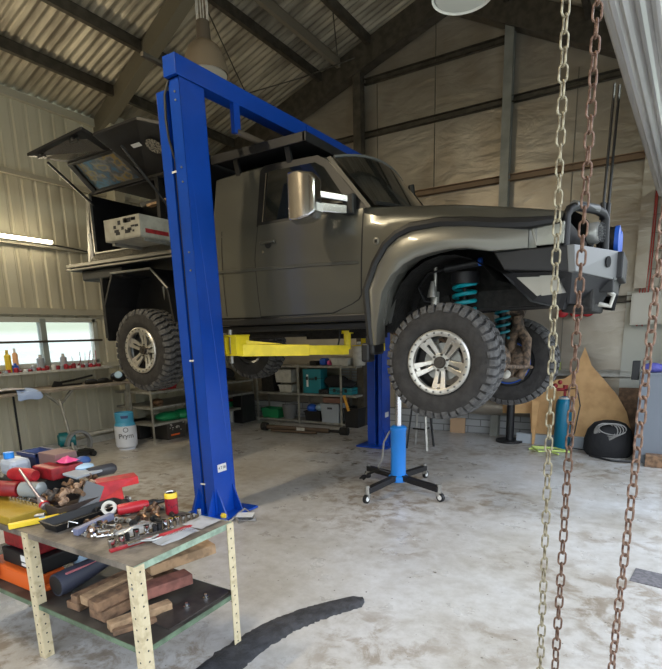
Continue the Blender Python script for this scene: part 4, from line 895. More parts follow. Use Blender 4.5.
def box(name, x0, x1, y0, y1, z0, z1, m, label, cat, bevel=.01, rot=None): return tag(obj(name, MB().box(x0, x1, y0, y1, z0, z1, rot), m, bevel=bevel), label, cat)
def openbox(name, x0, x1, y0, y1, z0, z1, m, label, cat, w=.012, fill=None):
    t = thing(name, label, cat, ((x0+x1)/2, (y0+y1)/2, z0)); e = .02
    mb = MB().loft([[(x0+e, y0+e, z0), (x1-e, y0+e, z0), (x1-e, y1-e, z0), (x0+e, y1-e, z0)], [(x0, y0, z1), (x1, y0, z1), (x1, y1, z1), (x0, y1, z1)], [(x0+w, y0+w, z1), (x1-w, y0+w, z1), (x1-w, y1-w, z1), (x0+w, y1-w, z1)], [(x0+e+w, y0+e+w, z0+w), (x1-e-w, y0+e+w, z0+w), (x1-e-w, y1-e-w, z0+w), (x0+e+w, y1-e-w, z0+w)]], closed=True, cap=True)
    obj('tub', mb, m, t)
    obj('rim', MB().box(x0-.01, x1+.01, y0-.01, y0+w, z1-.02, z1).box(x0-.01, x1+.01, y1-w, y1+.01, z1-.02, z1).box(x0-.01, x0+w, y0, y1, z1-.02, z1).box(x1-w, x1+.01, y0, y1, z1-.02, z1), m, t)
    if fill: obj('contents', MB().sphere(((x0+x1)/2, (y0+y1)/2, z1-.06), (x1-x0)*.42, (y1-y0)*.42, .08), fill, t, smooth=True)
    return t
def case(name, x0, x1, y0, y1, z0, z1, m, label):
    t = thing(name, label, 'case', ((x0+x1)/2, (y0+y1)/2, z0))
    obj('case_body', MB().box(x0, x1, y0, y1, z0, z1), m, t, bevel=.012); zc = lerp(z0, z1, .62)
    obj('latch', MB().box(lerp(x0, x1, .2), lerp(x0, x1, .3), y0-.012, y0, zc-.03, zc+.03).box(lerp(x0, x1, .7), lerp(x0, x1, .8), y0-.012, y0, zc-.03, zc+.03), M_blackp, t)
    obj('seam', MB().box(x0-.002, x1+.002, y0-.002, y1, zc-.004, zc+.004), M_blackp, t)
    obj('handle', MB().tube([(lerp(x0, x1, .38), y0-.004, zc-.02), (lerp(x0, x1, .40), y0-.03, zc-.02), (lerp(x0, x1, .60), y0-.03, zc-.02), (lerp(x0, x1, .62), y0-.004, zc-.02)], .007, 6), M_blackp, t)
    return t
tealc = mat('case_teal', (.01, .20, .24), .45)
case('tool_case', -5.34, -4.96, 7.76, 8.0, .562, 1.0, tealc, 'large upright teal tool case on the middle shelf')
obj('case_label', MB().box(-5.26, -5.22, 7.757, 7.76, .68, .90), M_white, bpy.data.objects['tool_case'])
case('tool_case', -4.78, -4.32, 7.74, 8.0, .562, .68, tealc, 'low teal tool case lying under dark cloth on the middle shelf')
tag(obj('dark_cloth', MB().sphere((-4.70, 7.88, .78), .26, .12, .12).sphere((-4.5, 7.86, .74), .2, .12, .08), M_bag, smooth=True, sub=1), 'heap of dark cloth over the low teal case', 'cloth')
case('tool_case', -5.0, -4.80, 7.74, 8.0, .562, .64, M_blackp, 'small black case beside the upright teal tool case')
openbox('storage_basket', -4.74, -4.40, 7.76, 8.0, 1.062, 1.19, M_offw, 'white plastic basket at the right end of the top shelf', 'basket', fill=M_offw)
box('blue_bag', -5.0, -4.86, 7.78, 7.95, 1.062, 1.19, M_bluep, 'bright blue bag on the top shelf', 'bag', .04)
box('pink_bag', -4.84, -4.76, 7.78, 7.9, 1.062, 1.15, M_pink, 'small pink bag between the blue bag and white basket', 'bag', .03)
box('dark_part', -5.22, -5.06, 7.8, 7.95, 1.062, 1.14, M_under, 'dark greasy car part on the top shelf left of the blue bag', 'car part', .02)
tag(obj('white_jug', MB().lathe([(.10, 0), (.11, .02), (.11, .26), (.06, .34), (.035, .36), (.035, .40)], (-4.28, 7.95, 1.06), n=20), M_offw, smooth=True), 'white plastic jug at the right end of the top shelf beside the blue column', 'jug')
openbox('parts_bin', -5.98, -5.60, 7.76, 8.0, .74, .98, M_offw, 'white parts bin stacked on another bin, middle shelf', 'bin')
openbox('parts_bin', -5.90, -5.60, 7.76, 8.0, .562, .70, M_offw, 'small white parts bin under the stacked white bin', 'bin', fill=M_offw)
box('black_crate', -6.30, -6.02, 7.76, 8.0, .562, .98, M_under, 'dark brown box at the left end of the middle shelf', 'box')
openbox('green_tray', -6.32, -5.92, 7.74, 8.0, .062, .24, M_green, 'green plastic tray on the bottom shelf at the left', 'tray')
tag(obj('grey_bucket', MB().lathe([(.12, 0), (.15, .26), (.14, .26), (.11, .02)], (-5.74, 7.88, .062), n=20), mat('bucket', (.15, .15, .15), .5)), 'dark grey bucket beside the green tray on the bottom shelf', 'bucket')
t = openbox('black_tub', -5.32, -4.98, 7.74, 8.0, .062, .24, M_blackp, 'black tub holding a blue bag and white cloth, bottom shelf', 'tub')
obj('cloth', MB().sphere((-5.22, 7.86, .28), .11, .09, .08), M_bluep, t, smooth=True); obj('cloth', MB().sphere((-5.04, 7.84, .30), .09, .07, .06), M_ltblue, t, smooth=True)
t = openbox('grey_crate', -4.94, -4.56, 7.70, 8.0, .062, .40, M_greyp, 'light grey plastic crate on the bottom shelf', 'crate')
obj('hand_hole', MB().box(-4.80, -4.70, 7.703, 7.72, .30, .335), M_ink, t)
box('brown_box', -4.90, -4.52, 7.72, 8.0, .41, .50, mat('box_brown', (.20, .10, .07), .7), 'flat brown box on top of the light grey crate', 'box')
openbox('milk_crate', -4.46, -4.18, 7.70, 8.0, .0, .34, M_blackp, 'black crate on the floor right of the grey crate', 'crate')
tag(obj('tool_handle', MB().bar((-4.44, 7.68, .56), (-4.34, 7.66, .30), .04, .03), mat('handle_orange', (.75, .36, .05), .5)), 'orange yellow tool handle hanging at the right rack upright', 'tool handle')  # only a tool's handle, modelled as a short bar
t = thing('wall_vent', 'white louvred panel behind the shelf by the teal case', 'louvre panel', (-4.45, 8.1, .8)); vm = MB()
for i in range(8): vm.box(-4.75, -4.15, 8.09, 8.12, .62+.05*i, .65+.05*i)
obj('louvres', vm, M_greyp, t)
openbox('white_tub', -7.02, -6.68, 7.28, 7.62, 0, .24, M_white, 'white plastic tub on the floor right of the near lift column', 'tub')
openbox('green_box', -6.98, -6.70, 7.3, 7.6, .22, .40, M_green, 'green plastic box stacked on the white tub', 'box', fill=M_red)
box('black_cabinet', -6.64, -6.42, 7.3, 7.68, 0, .52, M_blackp, 'black box standing between the white tub and shelf rack', 'box')
tag(obj('dark_hose', MB().sphere((-6.8, 7.3, .92), .22, .14, .12).tube([(-7.1, 7.3, .85), (-6.7, 7.2, .86), (-6.5, 7.25, .84)], .03, 6), M_bag, smooth=True), 'black bag on the wall rack behind the far rear wheel', 'bag')
# wall rack items (left of the column)
t = openbox('milk_crate', -6.90, -6.47, 5.55, 5.95, .0, .28, mat('crate_brown', (.035, .03, .025), .5), 'black crate with pale printing on the floor behind the lift column', 'crate')
pr = MB(); rq = random.Random(11)
for i in range(13): y = 5.60+rq.random()*.28; z = .12+rq.random()*.12; obj('printed_mark', MB().box(-6.469, -6.466, y, y+.012+rq.random()*.03, z, z+.014), M_offw, t)
obj('printed_mark', MB().box(-6.469, -6.466, 5.62, 5.80, .06, .085), M_orange, t)
tag(obj('green_bag', MB().sphere((-6.62, 5.72, .36), .16, .24, .08).sphere((-6.6, 6.0, .36), .14, .18, .09), mat('bag_green', (.01, .22, .08), .4, bump=.6, bscale=20), smooth=True), 'shiny green plastic bag lying on the printed black crate', 'bag')
box('dark_box', -7.2, -6.95, 5.4, 5.7, 0, .30, M_blackp, 'black box behind the printed crate near the cream wall', 'box')
for i, (y, m, lb) in enumerate(((5.42, M_under, 'greasy dark part at the front end of the wall rack'), (5.62, M_redd, 'dark red part on the wall rack near its front end'), (5.82, M_red, 'bright red part on the wall rack beside the lift column'), (5.52, M_brass, 'rust brown part on the wall rack middle board'))):
    tag(obj('car_part', MB().sphere((-6.60, y, .86 if i != 3 else .62), .10, .09, .055).box(-6.66, -6.54, y-.04, y+.05, .80 if i != 3 else .56, .87 if i != 3 else .63), m), lb, 'car part')

# ================================================================ LEFT BENCH AND WINDOW SILL
t = thing('work_bench', 'long low wall bench of worn grey timber under the window', 'bench', (-7.15, 4.0, 0))
bx1 = -6.85
obj('bench_top', MB().box(WX+.03, bx1, 2.7, 5.32, .925, .965), mat('bench_wood', (.36, .30, .24), .6, noise=.4, nscale=6), t, bevel=.004)
obj('leg', MB().tube([(-6.60, 4.06, 0), (-6.88, 4.10, .78), (-6.90, 4.10, .80)], .022, 8), M_shelf, t)
obj('leg', MB().bar((-6.89, 4.10, .74), (-6.89, 3.90, .925), .04, .03).bar((-6.89, 4.10, .74), (-6.89, 4.30, .925), .04, .03), M_shelf, t)
obj('leg', MB().cyl((-7.38, 3.75, 0), (-7.38, 3.75, .925), .014), M_blackm, t)
obj('leg', MB().box(-6.93, -6.88, 5.2, 5.25, 0, .925), M_shelf, t)
tag(obj('cloth_rag', MB().loft([[(-7.25+.1*i, 3.20+.12*j, .968+.03*abs(math.sin(i*1.7+j*2.1))+(.02)) for j in range(5)] for i in range(5)]), M_clothw, smooth=True, solid=.008, sub=1), 'crumpled pinkish white rag on the bench at the left edge', 'cloth')
tag(obj('cloth_rag', MB().loft([[(x, 3.52+.08*j+.02*math.sin(i+j), z+.02*math.sin(j*2.3+i)) for j in range(5)] for i, (x, z) in enumerate(((-7.1, .99), (-6.98, 1.0), (-6.86, .985), (-6.82, .93), (-6.82, .86)))]), M_clothb, smooth=True, solid=.008, sub=1), 'pale blue rag hanging over the front edge of the bench', 'cloth')
tag(obj('pry_bar', MB().tube([(-7.3, 4.3, 1.0), (-7.25, 4.55, 1.03), (-7.2, 4.85, 1.08)], .016, 6), M_blackp), 'dark bar leaning across the back of the bench', 'bar')
tag(obj('hand_saw', MB().prism([(-7.1, 4.15, .97), (-7.1, 4.30, .97), (-7.1, 4.30, 1.03), (-7.1, 4.2, 1.05)], (-.03, 0, 0)).cyl((-7.1, 4.26, .98), (-7.1, 4.6, .98), .012), M_blackp), 'black clamp lying on the middle of the bench', 'clamp')
for y, lb in ((4.72, 'greasy dark part near the far end of the bench, left one'), (4.92, 'greasy dark part near the far end of the bench, right one')):
    tag(obj('car_part', MB().sphere((-7.05, y, 1.0), .07, .10, .04).cyl((-7.05, y-.1, .99), (-7.0, y+.12, .99), .02), M_under, smooth=True), lb, 'car part')
t = thing('welding_helmet', 'black round helmet with blue trim at the bench end', 'helmet', (-7.0, 5.16, .965))
obj('shell', MB().sphere((-7.0, 5.16, 1.04), .13, .12, .075), M_blackp, t, smooth=True); obj('lens_trim', MB().lathe([(.05, 0), (.06, .01), (.05, .02)], (-6.92, 5.10, 1.07), (.5, -.7, .5), 16), M_ltblue, t)
def spray(x, y, z, h, r, m, capm, label, cat='bottle', name='spray_can'):
    t = thing(name, label, cat, (x, y, z))
    obj('can_body', MB().lathe([(r, 0), (r, h*.75), (r*.5, h*.82)], (x, y, z), n=14), m, t, smooth=True); obj('cap', MB().cyl((x, y, z+h*.8), (x, y, z+h), r*.45, n=10), capm, t)
SX = WX+.14; SZ = 1.20
spray(SX, 3.42, SZ, .17, .045, mat('lime_soap', (.55, .65, .10), .4), M_yelp, 'lime yellow squat bottle at the left end of the window sill')
spray(SX, 3.52, SZ, .28, .038, M_greyp, M_white, 'tall grey bottle behind the lime bottle on the window sill')
spray(SX, 3.74, SZ, .30, .04, M_yelp, M_yelp, 'tall yellow bottle on the window sill, left of the orange one')
spray(SX, 3.84, SZ, .32, .035, mat('pale_orange', (.75, .40, .20), .4), M_white, 'tall orange bottle with white cap on the window sill')
spray(SX+.05, 3.80, SZ, .12, .04, M_bluep, M_bluep, 'short blue bottle standing before the yellow one on the sill')
spray(SX, 4.18, SZ, .22, .05, M_greyp, M_offw, 'grey bottle left of the window mullion on the sill')
spray(SX, 4.52, SZ, .22, .045, mat('mid_grey', (.4, .4, .42), .5), M_offw, 'grey cup shaped bottle right of the window mullion', 'cup')
rq = random.Random(21); cols = [M_red, M_redd, M_white, M_redd, M_greyp, M_red]; words = ['left end', 'under the yellow bottle', 'left of the mullion', 'under the mullion', 'right of the mullion', 'right end']
for i in range(26):
    y = 3.38+.066*i+rq.uniform(-.01, .01); h = rq.uniform(.03, .075); m = cols[i % 6]
    tag(obj('small_tin', MB().lathe([(.03, 0), (.032, h*.8), (.02, h)], (SX+.06+rq.uniform(-.02, .03), y, SZ), n=10), m, smooth=True), 'small red, white or grey tin crowded along the front of the window sill', 'tin', 'small tins along the window sill')
for i in range(8):
    y = 4.70+.05*i; h = rq.uniform(.14, .26)
    tag(obj('screwdriver', MB().cyl((SX, y, SZ), (SX+.01, y+rq.uniform(-.07, .07), SZ+h), .006, n=5).cyl((SX, y, SZ), (SX, y, SZ+.06), .012, n=6), [M_white, M_redd, M_steel][i % 3]), 'thin stick or screwdriver standing upright near the right end of the sill', 'tool', 'sticks on the right of the window sill')

# gas bottle and chop saw
gx, gy = -6.57, 4.86
t = thing('gas_bottle', 'blue and white gas bottle on the floor under the bench end', 'gas bottle', (gx, gy, 0))
obj('body', MB().lathe([(.12, 0), (.12, .02), (.15, .05), (.155, .10), (.155, .33), (.15, .36)], (gx, gy, 0), n=32), mat('bottle_white', (.62, .65, .72), .4), t, smooth=True)
blu = mat('bottle_blue', (.06, .32, .52), .4)
obj('shoulder', MB().lathe([(.152, .355), (.13, .40), (.10, .41), (.06, .42)], (gx, gy, 0), n=32), blu, t, smooth=True)
obj('guard', MB().lathe([(.128, .39), (.132, .54), (.122, .55), (.118, .40)], (gx, gy, 0), n=32, closed=True), blu, t, smooth=True)
cd = Vector((0-gx, 0-gy, 0)).normalized()
hx = Vector((gx, gy, .49))+cd*.129; sd = Vector((-cd.y, cd.x, 0))
obj('hand_hole', MB().prism([hx-sd*-.055+Vector((0, 0, .02)), hx+sd*-.055+Vector((0, 0, .02)), hx+sd*-.045+Vector((0, 0, -.02)), hx-sd*-.045+Vector((0, 0, -.02))], cd*.006), M_navy, t)
obj('valve', MB().cyl((gx, gy, .42), (gx, gy, .50), .02), M_brass, t)
zr = math.atan2(cd.y, cd.x)+PI/2 + .12
tp = Vector((gx, gy, .215))+cd*.158
text('Prym', .10, M_ink, t, tp, (PI/2, 0, zr), 'brand_text')
obj('logo_ring', MB().lathe([(.028, 0), (.036, 0), (.036, .004), (.028, .004)], Vector((gx, gy, .305))+cd*.155, cd, 20, closed=True), M_ink, t)
sx_, sy_ = -6.78, 4.14
t = thing('cut_off_saw', 'teal and black cut off saw on the floor under the bench', 'saw', (sx_, sy_, 0))
obj('saw_base', MB().box(sx_-.12, sx_+.16, sy_-.26, sy_+.22, .02, .09), M_blackp, t, bevel=.01)
obj('motor', MB().cyl((sx_-.04, sy_-.16, .27), (sx_+.06, sy_+.02, .27), .10, n=20).box(sx_-.12, sx_+.02, sy_-.14, sy_+.04, .18, .33), M_teal and mat('saw_teal', (.0, .12, .14), .4), t, bevel=.01)
gd = [(.19*math.cos(a), .19*math.sin(a)) for a in [PI*i/12 for i in range(-2, 13)]]
obj('blade_guard', MB().loft([[(sx_+.06, sy_+.03+y*1.0, .20+z), (sx_+.14, sy_+.03+y, .20+z), (sx_+.14, sy_+.03+y*.82, .20+z*.82), (sx_+.06, sy_+.03+y*.82, .20+z*.82)] for y, z in gd], closed=True, cap=True), mat('guard_grey', (.30, .31, .32), .35, .6), t, smooth=True)
obj('vice_screw', MB().cyl((sx_+.10, sy_-.12, .14), (sx_+.16, sy_+.06, .14), .012).cyl((sx_+.1, sy_-.02, .10), (sx_+.1, sy_-.02, .18), .02), M_steel, t)
obj('foot', MB().cyl((sx_+.13, sy_+.18, .04), (sx_+.20, sy_+.18, .04), .04).cyl((sx_+.13, sy_-.2, .04), (sx_+.20, sy_-.2, .04), .04), M_blackp, t)
box('floor_rail', -7.40, -7.32, 4.4, 5.2, .16, .20, M_offw, 'white rail fixed low along the cream wall behind the gas bottle', 'rail', .004)
# ================================================================ FOREGROUND TABLE
TX0, TX1, TY0, TY1, TZ = -3.55, -1.735, 1.255, 1.845, .685
t = thing('work_table', 'low steel work table with perforated cream legs, covered with tools', 'table', ((TX0+TX1)/2, 1.55, 0))
obj('tabletop', MB().box(TX0, TX1-.004, TY0+.004, TY1-.004, TZ-.014, TZ), M_tabletop, t, bevel=.002)
obj('top_frame', MB().box(TX1-.005, TX1, TY0, TY1, TZ-.030, TZ-.001).box(TX0, TX1, TY1-.005, TY1, TZ-.045, TZ-.001), M_greenp, t)
SZ2 = .30
obj('front_edge', MB().box(TX0, TX1-.006, TY0, TY0+.005, TZ-.030, TZ-.001), M_tabletop, t)
obj('lower_shelf', MB().box(TX0, TX1-.004, TY0+.004, TY1-.004, SZ2-.012, SZ2), mat('oily_shelf', (.07, .06, .05), .5, noise=.5, nscale=7), t)
obj('shelf_frame', MB().box(TX0, TX1, TY0, TY0+.005, SZ2-.026, SZ2-.001).box(TX1-.005, TX1, TY0, TY1, SZ2-.026, SZ2-.001).box(TX0, TX1, TY1-.005, TY1, SZ2-.026, SZ2-.001), mat('shelf_green', (.13, .19, .12), .5, noise=.4, nscale=15), t)
W_ = .047
def tleg(x, y, sx, sy):
    lg = obj('leg', MB().box(min(x, x-sx*W_), max(x, x-sx*W_), min(y, y+sy*.003), max(y, y+sy*.003), 0, TZ-.002).box(min(x, x+sx*.003), max(x, x+sx*.003), min(y, y-sy*W_), max(y, y-sy*W_), 0, TZ-.002), M_cream, t)
    n = 13; h0 = None
    for i in range(n):
        z = .03+i*(TZ-.06)/(n-1)
        for p, ax in (((x-sx*W_*.5, y+sy*.0025, z), 0), ((x+sx*.0025, y-sy*W_*.5, z), 1)):
            if h0 is None: h0 = obj('bolt_hole', MB().cyl((0, -.001, 0), (0, .001, 0), .0048, n=8), M_ink, lg, loc=(0, 0, 0)); hh = h0
            else: hh = h0.copy(); COL.objects.link(hh); hh.parent = lg
            hh.location = Vector(p) - wloc(lg); hh.rotation_euler = (0, 0, ax*PI/2)
for a in ((TX1+.003, TY0-.003, 1, -1), (TX1+.003, TY1+.003, 1, 1), (-2.53, TY0-.003, 1, -1), (-2.60, TY1+.003, -1, 1), (TX0-.003, TY0-.003, -1, -1)): tleg(*a)
obj('bolt', MB().cyl((TX1-.02, TY0-.01, TZ-.10), (TX1-.02, TY0-.004, TZ-.10), .007, n=6).cyl((-2.60, TY0-.01, SZ2-.02), (-2.60, TY0-.004, SZ2-.02), .007, n=6), M_steel, t)
Z = TZ
# drink can
cx, cy = -2.10, 1.785
c = thing('drink_can', 'dark red drink can with a yellow top standing among the tools', 'can', (cx, cy, Z))
obj('can_body', MB().lathe([(.026, 0), (.033, .006), (.033, .100)], (cx, cy, Z), n=28), mat('can_red', (.34, .015, .03), .35, .3, col2=(.12, .02, .03), nscale=30, lo=.38, hi=.44), c, smooth=True)
obj('can_top', MB().lathe([(.0335, .092), (.033, .112), (.027, .120), (.027, .116), (.0, .115)], (cx, cy, Z), n=28), M_yelp, c, smooth=True)
obj('can_lid', MB().lathe([(.0265, .117), (.028, .121), (.025, .121), (.024, .118), (.0, .1175)], (cx, cy, Z), n=28), M_chrome, c)
# socket rail with sockets
ra = Vector((-1.955, 1.30, Z+.006)); rb_ = Vector((-1.86, 1.70, Z+.006))
tag(obj('socket_rail', MB().bar(ra, rb_, .022, .012), M_red, bevel=.002), 'long red socket rail lying near the front edge of the table', 'rail')
pos = [(-1.985, 1.335, .017, .044), (-1.985, 1.385, .017, .042), (-1.99, 1.47, .015, .042), (-1.985, 1.525, .0135, .045), (-1.965, 1.62, .012, .044), (-1.958, 1.652, .012, .042), (-1.95, 1.684, .0115, .042), (-1.945, 1.716, .011, .036), (-1.94, 1.748, .0105, .034), (-1.935, 1.778, .010, .034), (-1.928, 1.812, .0105, .048)]
nm = ['first from the front end', 'second from the front end', 'third from the front end', 'fourth from the front end', 'fifth from the front end', 'sixth from the front end', 'seventh from the front end', 'eighth from the front end', 'ninth from the front end', 'second from the far end', 'tall one at the far end']
for (x, y, r, h), w in zip(pos, nm):
    s = obj('socket', MB().lathe([(r*.85, 0), (r*.9, h*.4), (r, h*.45), (r, h), (r*.7, h), (r*.65, h*.6), (0, h*.6)], (x, y, Z), n=18), M_chrome, smooth=True)
    tag(s, 'chrome socket in the row along the red rail, ' + w, 'socket', 'chrome sockets in a row on the table')
for i, (x, y) in enumerate(((-2.005, 1.43), (-1.975, 1.565), (-1.972, 1.59))):
    tag(obj('socket', MB().lathe([(.012, 0), (.013, .035), (.009, .035), (.008, .02), (0, .02)], (x, y, Z), n=14), M_blackm, smooth=True), 'black impact socket between the chrome ones, ' + ('nearest the table front', 'middle one', 'farthest of three')[i], 'socket', 'black sockets in the row')
# red scoop
sc = thing('red_tray', 'bright red plastic scoop standing open on the table behind the tools', 'tray', (-2.50, 1.72, Z))
q = [Vector((-2.565, 1.60, Z)), Vector((-2.60, 1.70, Z+.125)), Vector((-2.50, 1.90, Z+.130)), Vector((-2.47, 1.88, Z+.095)), Vector((-2.52, 1.80, Z+.085)), Vector((-2.45, 1.76, Z+.01)), Vector((-2.48, 1.66, Z))]
obj('panel', MB().prism(q, (-.10, .05, 0)), M_red, sc, bevel=.004)
obj('grey_edge', MB().bar(q[0]+Vector((.0, -.012, 0)), q[1]+Vector((0, -.012, 0)), .10, .022, (-.1, .05, 0)), mat('edge_grey', (.10, .10, .10), .4), sc)
# impact wrench
iw = thing('impact_wrench', 'red and black cordless wrench lying behind the sockets', 'power tool', (-2.28, 1.72, Z))
obj('tool_body', MB().lathe([(.024, 0), (.030, .01), (.030, .14), (.024, .16)], (-2.33, 1.62, Z+.034), (.42, .9, .0), 20), mat('tool_red', (.45, .02, .03), .35), iw, smooth=True)
obj('nose', MB().lathe([(.022, 0), (.024, .03), (.012, .06), (.008, .13)], (-2.262, 1.765, Z+.034), (.42, .9, .05), 16), M_blackm, iw, smooth=True)
obj('handle', MB().lathe([(.020, 0), (.022, .10), (.028, .13)], (-2.30, 1.68, Z+.025), (-.9, .4, .0), 14), M_blackp, iw, smooth=True)
def crumple(x, y, sx, sy, h, seed, m, label, cat, name, rz=0, z=None):
    z = Z if z is None else z
    r = random.Random(seed); n = 9; rows = []
    for i in range(n):
        row = []
        for j in range(n):
            u, v = i/(n-1)-.5, j/(n-1)-.5; k_ = 1-max(abs(u), abs(v))*1.6
            a, b = u*sx, v*sy; row.append((x+a*math.cos(rz)-b*math.sin(rz), y+a*math.sin(rz)+b*math.cos(rz), z+.002+max(0, k_)*h*r.uniform(.5, 1)+r.random()*.006))
        rows.append(row)
    return tag(obj(name, MB().loft(rows), m, smooth=True, sub=1), label, cat)
M_bagc = mat('clear_bag', (.62, .66, .70), .12, 0, alpha=.55, coat=1)
crumple(-2.07, 1.53, .13, .20, .03, 1, M_bagc, 'crumpled clear plastic bag behind the front sockets', 'bag', 'plastic_bag')
crumple(-1.83, 1.56, .10, .22, .022, 2, M_bagc, 'flat clear plastic bag at the front edge of the table', 'bag', 'plastic_bag', rz=-.1)
crumple(-1.85, 1.75, .14, .14, .03, 4, mat('bag_grey', (.45, .45, .46), .25, alpha=.8), 'greyish plastic bag at the right corner of the table', 'bag', 'plastic_bag')
tag(obj('tape_roll', MB().lathe([(.022, 0), (.038, 0), (.038, .024), (.022, .024)], (-2.36, 1.60, Z+.045), (.55, -.6, .5), 24, closed=True), M_offw, smooth=True), 'round pale grey roll beside the red wrench', 'tape')
# fittings clutter
rq = random.Random(9)
names = [('bolt', 'bolt'), ('hex_nut', 'nut'), ('pipe_fitting', 'fitting')]
def bolt(x, y, a, m, label, group):
    d = Vector((math.cos(a), math.sin(a), 0)); p = Vector((x, y, Z+.011))
    o = obj('bolt', MB().cyl(p, p+d*.045, .0055, n=8).cyl(p-d*.008, p, .011, n=6), m); return tag(o, label, 'bolt', group)
for i in range(16):
    x = -2.10-rq.random()*.20; y = 1.36+rq.random()*.16
    bolt(x, y, rq.random()*6, [M_steel, M_brass, M_chrome][i % 3], 'loose bolt in the heap left of the front sockets', 'loose bolts in the heap on the table')
for i in range(12):
    x = -2.12-rq.random()*.16; y = 1.36+rq.random()*.20; p = Vector((x, y, Z+.02+.01*rq.random()))
    ax = Vector((rq.uniform(-1, 1), rq.uniform(-1, 1), rq.uniform(.1, 1)))
    tag(obj('hex_nut', MB().lathe([(.008, 0), (.015, 0), (.015, .012), (.008, .012)], p, ax, 8, closed=True), [M_chrome, M_steel, M_brass][i % 3]), 'metal nut in the heap left of the front sockets', 'nut', 'nuts in the heap on the table')
for i, (x, y, lb) in enumerate(((-2.18, 1.66, 'brown brass fitting with levers in front of the drink can'), (-2.13, 1.70, 'brown pipe fitting just left of the drink can'), (-2.20, 1.74, 'dark brown fitting behind the red wrench nose'))):
    tag(obj('pipe_fitting', MB().tube([(x-.03, y, Z+.015), (x, y, Z+.03), (x+.01, y+.02, Z+.06)], .012, 8).tube([(x, y, Z+.03), (x+.035, y-.01, Z+.012)], .011, 8).sphere((x, y, Z+.032), .018), M_brass, smooth=True), lb, 'fitting')
wr = thing('pliers', 'small chrome pliers lying at the front of the red socket rail', 'pliers', (-1.90, 1.42, Z))
obj('jaw', MB().bar((-1.925, 1.37, Z+.016), (-1.90, 1.42, Z+.02), .014, .01), M_chrome, wr); obj('grip', MB().tube([(-1.90, 1.42, Z+.02), (-1.865, 1.46, Z+.016), (-1.86, 1.51, Z+.014)], .006, 6).tube([(-1.90, 1.42, Z+.02), (-1.89, 1.47, Z+.016), (-1.90, 1.52, Z+.014)], .006, 6), M_steel, wr)
# black trough and blue grey block
bt = thing('black_tray', 'long black plastic organiser tray on the table edge', 'tray', (-2.46, 1.5, Z))
obj('tray_body', MB().loft([[(-2.50, 1.33, Z), (-2.40, 1.33, Z), (-2.40, 1.72, Z), (-2.50, 1.72, Z)], [(-2.52, 1.31, Z+.045), (-2.38, 1.31, Z+.04), (-2.38, 1.74, Z+.04), (-2.52, 1.74, Z+.045)], [(-2.51, 1.32, Z+.045), (-2.39, 1.32, Z+.04), (-2.39, 1.73, Z+.04), (-2.51, 1.73, Z+.045)], [(-2.49, 1.34, Z+.01), (-2.41, 1.34, Z+.01), (-2.41, 1.71, Z+.01), (-2.49, 1.71, Z+.01)]], closed=True, cap=True), M_blackp, bt)
for y in (1.57, 1.63): obj('tray_label', MB().box(-2.40, -2.385, y, y+.03, Z+.041, Z+.043), M_white, bt)
tag(obj('cable_clip', MB().tube([(-2.36, 1.36, Z+.02), (-2.38, 1.38, Z+.045), (-2.35, 1.41, Z+.03)], .004, 6), M_chrome), 'bent chrome clip beside the black tray', 'clip')
tag(obj('grey_bar', MB().bar((-2.275, 1.345, Z+.018), (-2.29, 1.56, Z+.03), .034, .034), mat('bluegrey', (.17, .18, .27), .5), bevel=.003), 'blue grey rectangular bar resting beside the black tray', 'bar')
# parts bin with pipe elbows
pb = thing('parts_bin', 'dark open bin heaped with brown pipe elbows on the table', 'bin', (-2.68, 1.62, Z))
obj('bin_body', MB().loft([[(-2.80, 1.46, Z), (-2.58, 1.46, Z), (-2.58, 1.80, Z), (-2.80, 1.80, Z)], [(-2.82, 1.44, Z+.08), (-2.56, 1.44, Z+.06), (-2.56, 1.82, Z+.06), (-2.82, 1.82, Z+.09)], [(-2.81, 1.45, Z+.08), (-2.57, 1.45, Z+.06), (-2.57, 1.81, Z+.06), (-2.81, 1.81, Z+.09)], [(-2.79, 1.47, Z+.01), (-2.59, 1.47, Z+.01), (-2.59, 1.79, Z+.01), (-2.79, 1.79, Z+.01)]], closed=True, cap=True), mat('bin_brown', (.06, .045, .04), .6), pb)
mm = [M_brass, M_wood, mat('fitting_dark', (.08, .07, .065), .5, .3), M_brass, mat('fitting_tan', (.36, .24, .16), .6)]
for i in range(26):
    x = -2.79+rq.random()*.21; y = 1.48+rq.random()*.31; z = Z+.05+rq.random()*.07; a = rq.random()*6
    d = Vector((math.cos(a), math.sin(a), rq.uniform(-.4, .5)))*.030; e = Vector((-d.y, d.x, .02))*.8; p = Vector((x, y, z))
    tag(obj('pipe_elbow', MB().tube([p-d, p, p+e], .013, 8).lathe([(.014, 0), (.017, 0), (.017, .010), (.014, .010)], p+e, e, 10, closed=True), mm[i % 5], smooth=True), 'brown or dark pipe elbow heaped in the open bin on the table', 'pipe elbow', 'pipe elbows heaped in the bin')
tag(obj('flat_lid', MB().box(-2.86, -2.74, 1.66, 1.84, Z+.145, Z+.160, rot=(0, rad(6), .1)), M_greyp, bevel=.004), 'flat pale grey lid lying on top of the pipe elbows', 'board')  # lid resting on the heaped bin
tag(obj('handled_tool', MB().lathe([(.03, 0), (.035, .05), (.035, .15), (.02, .17)], (-2.80, 1.78, Z+.14), (.2, 1, 0), 16), mat('tool_dark', (.04, .04, .045), .4), smooth=True), 'dark rounded tool body behind the pale grey lid', 'tool')
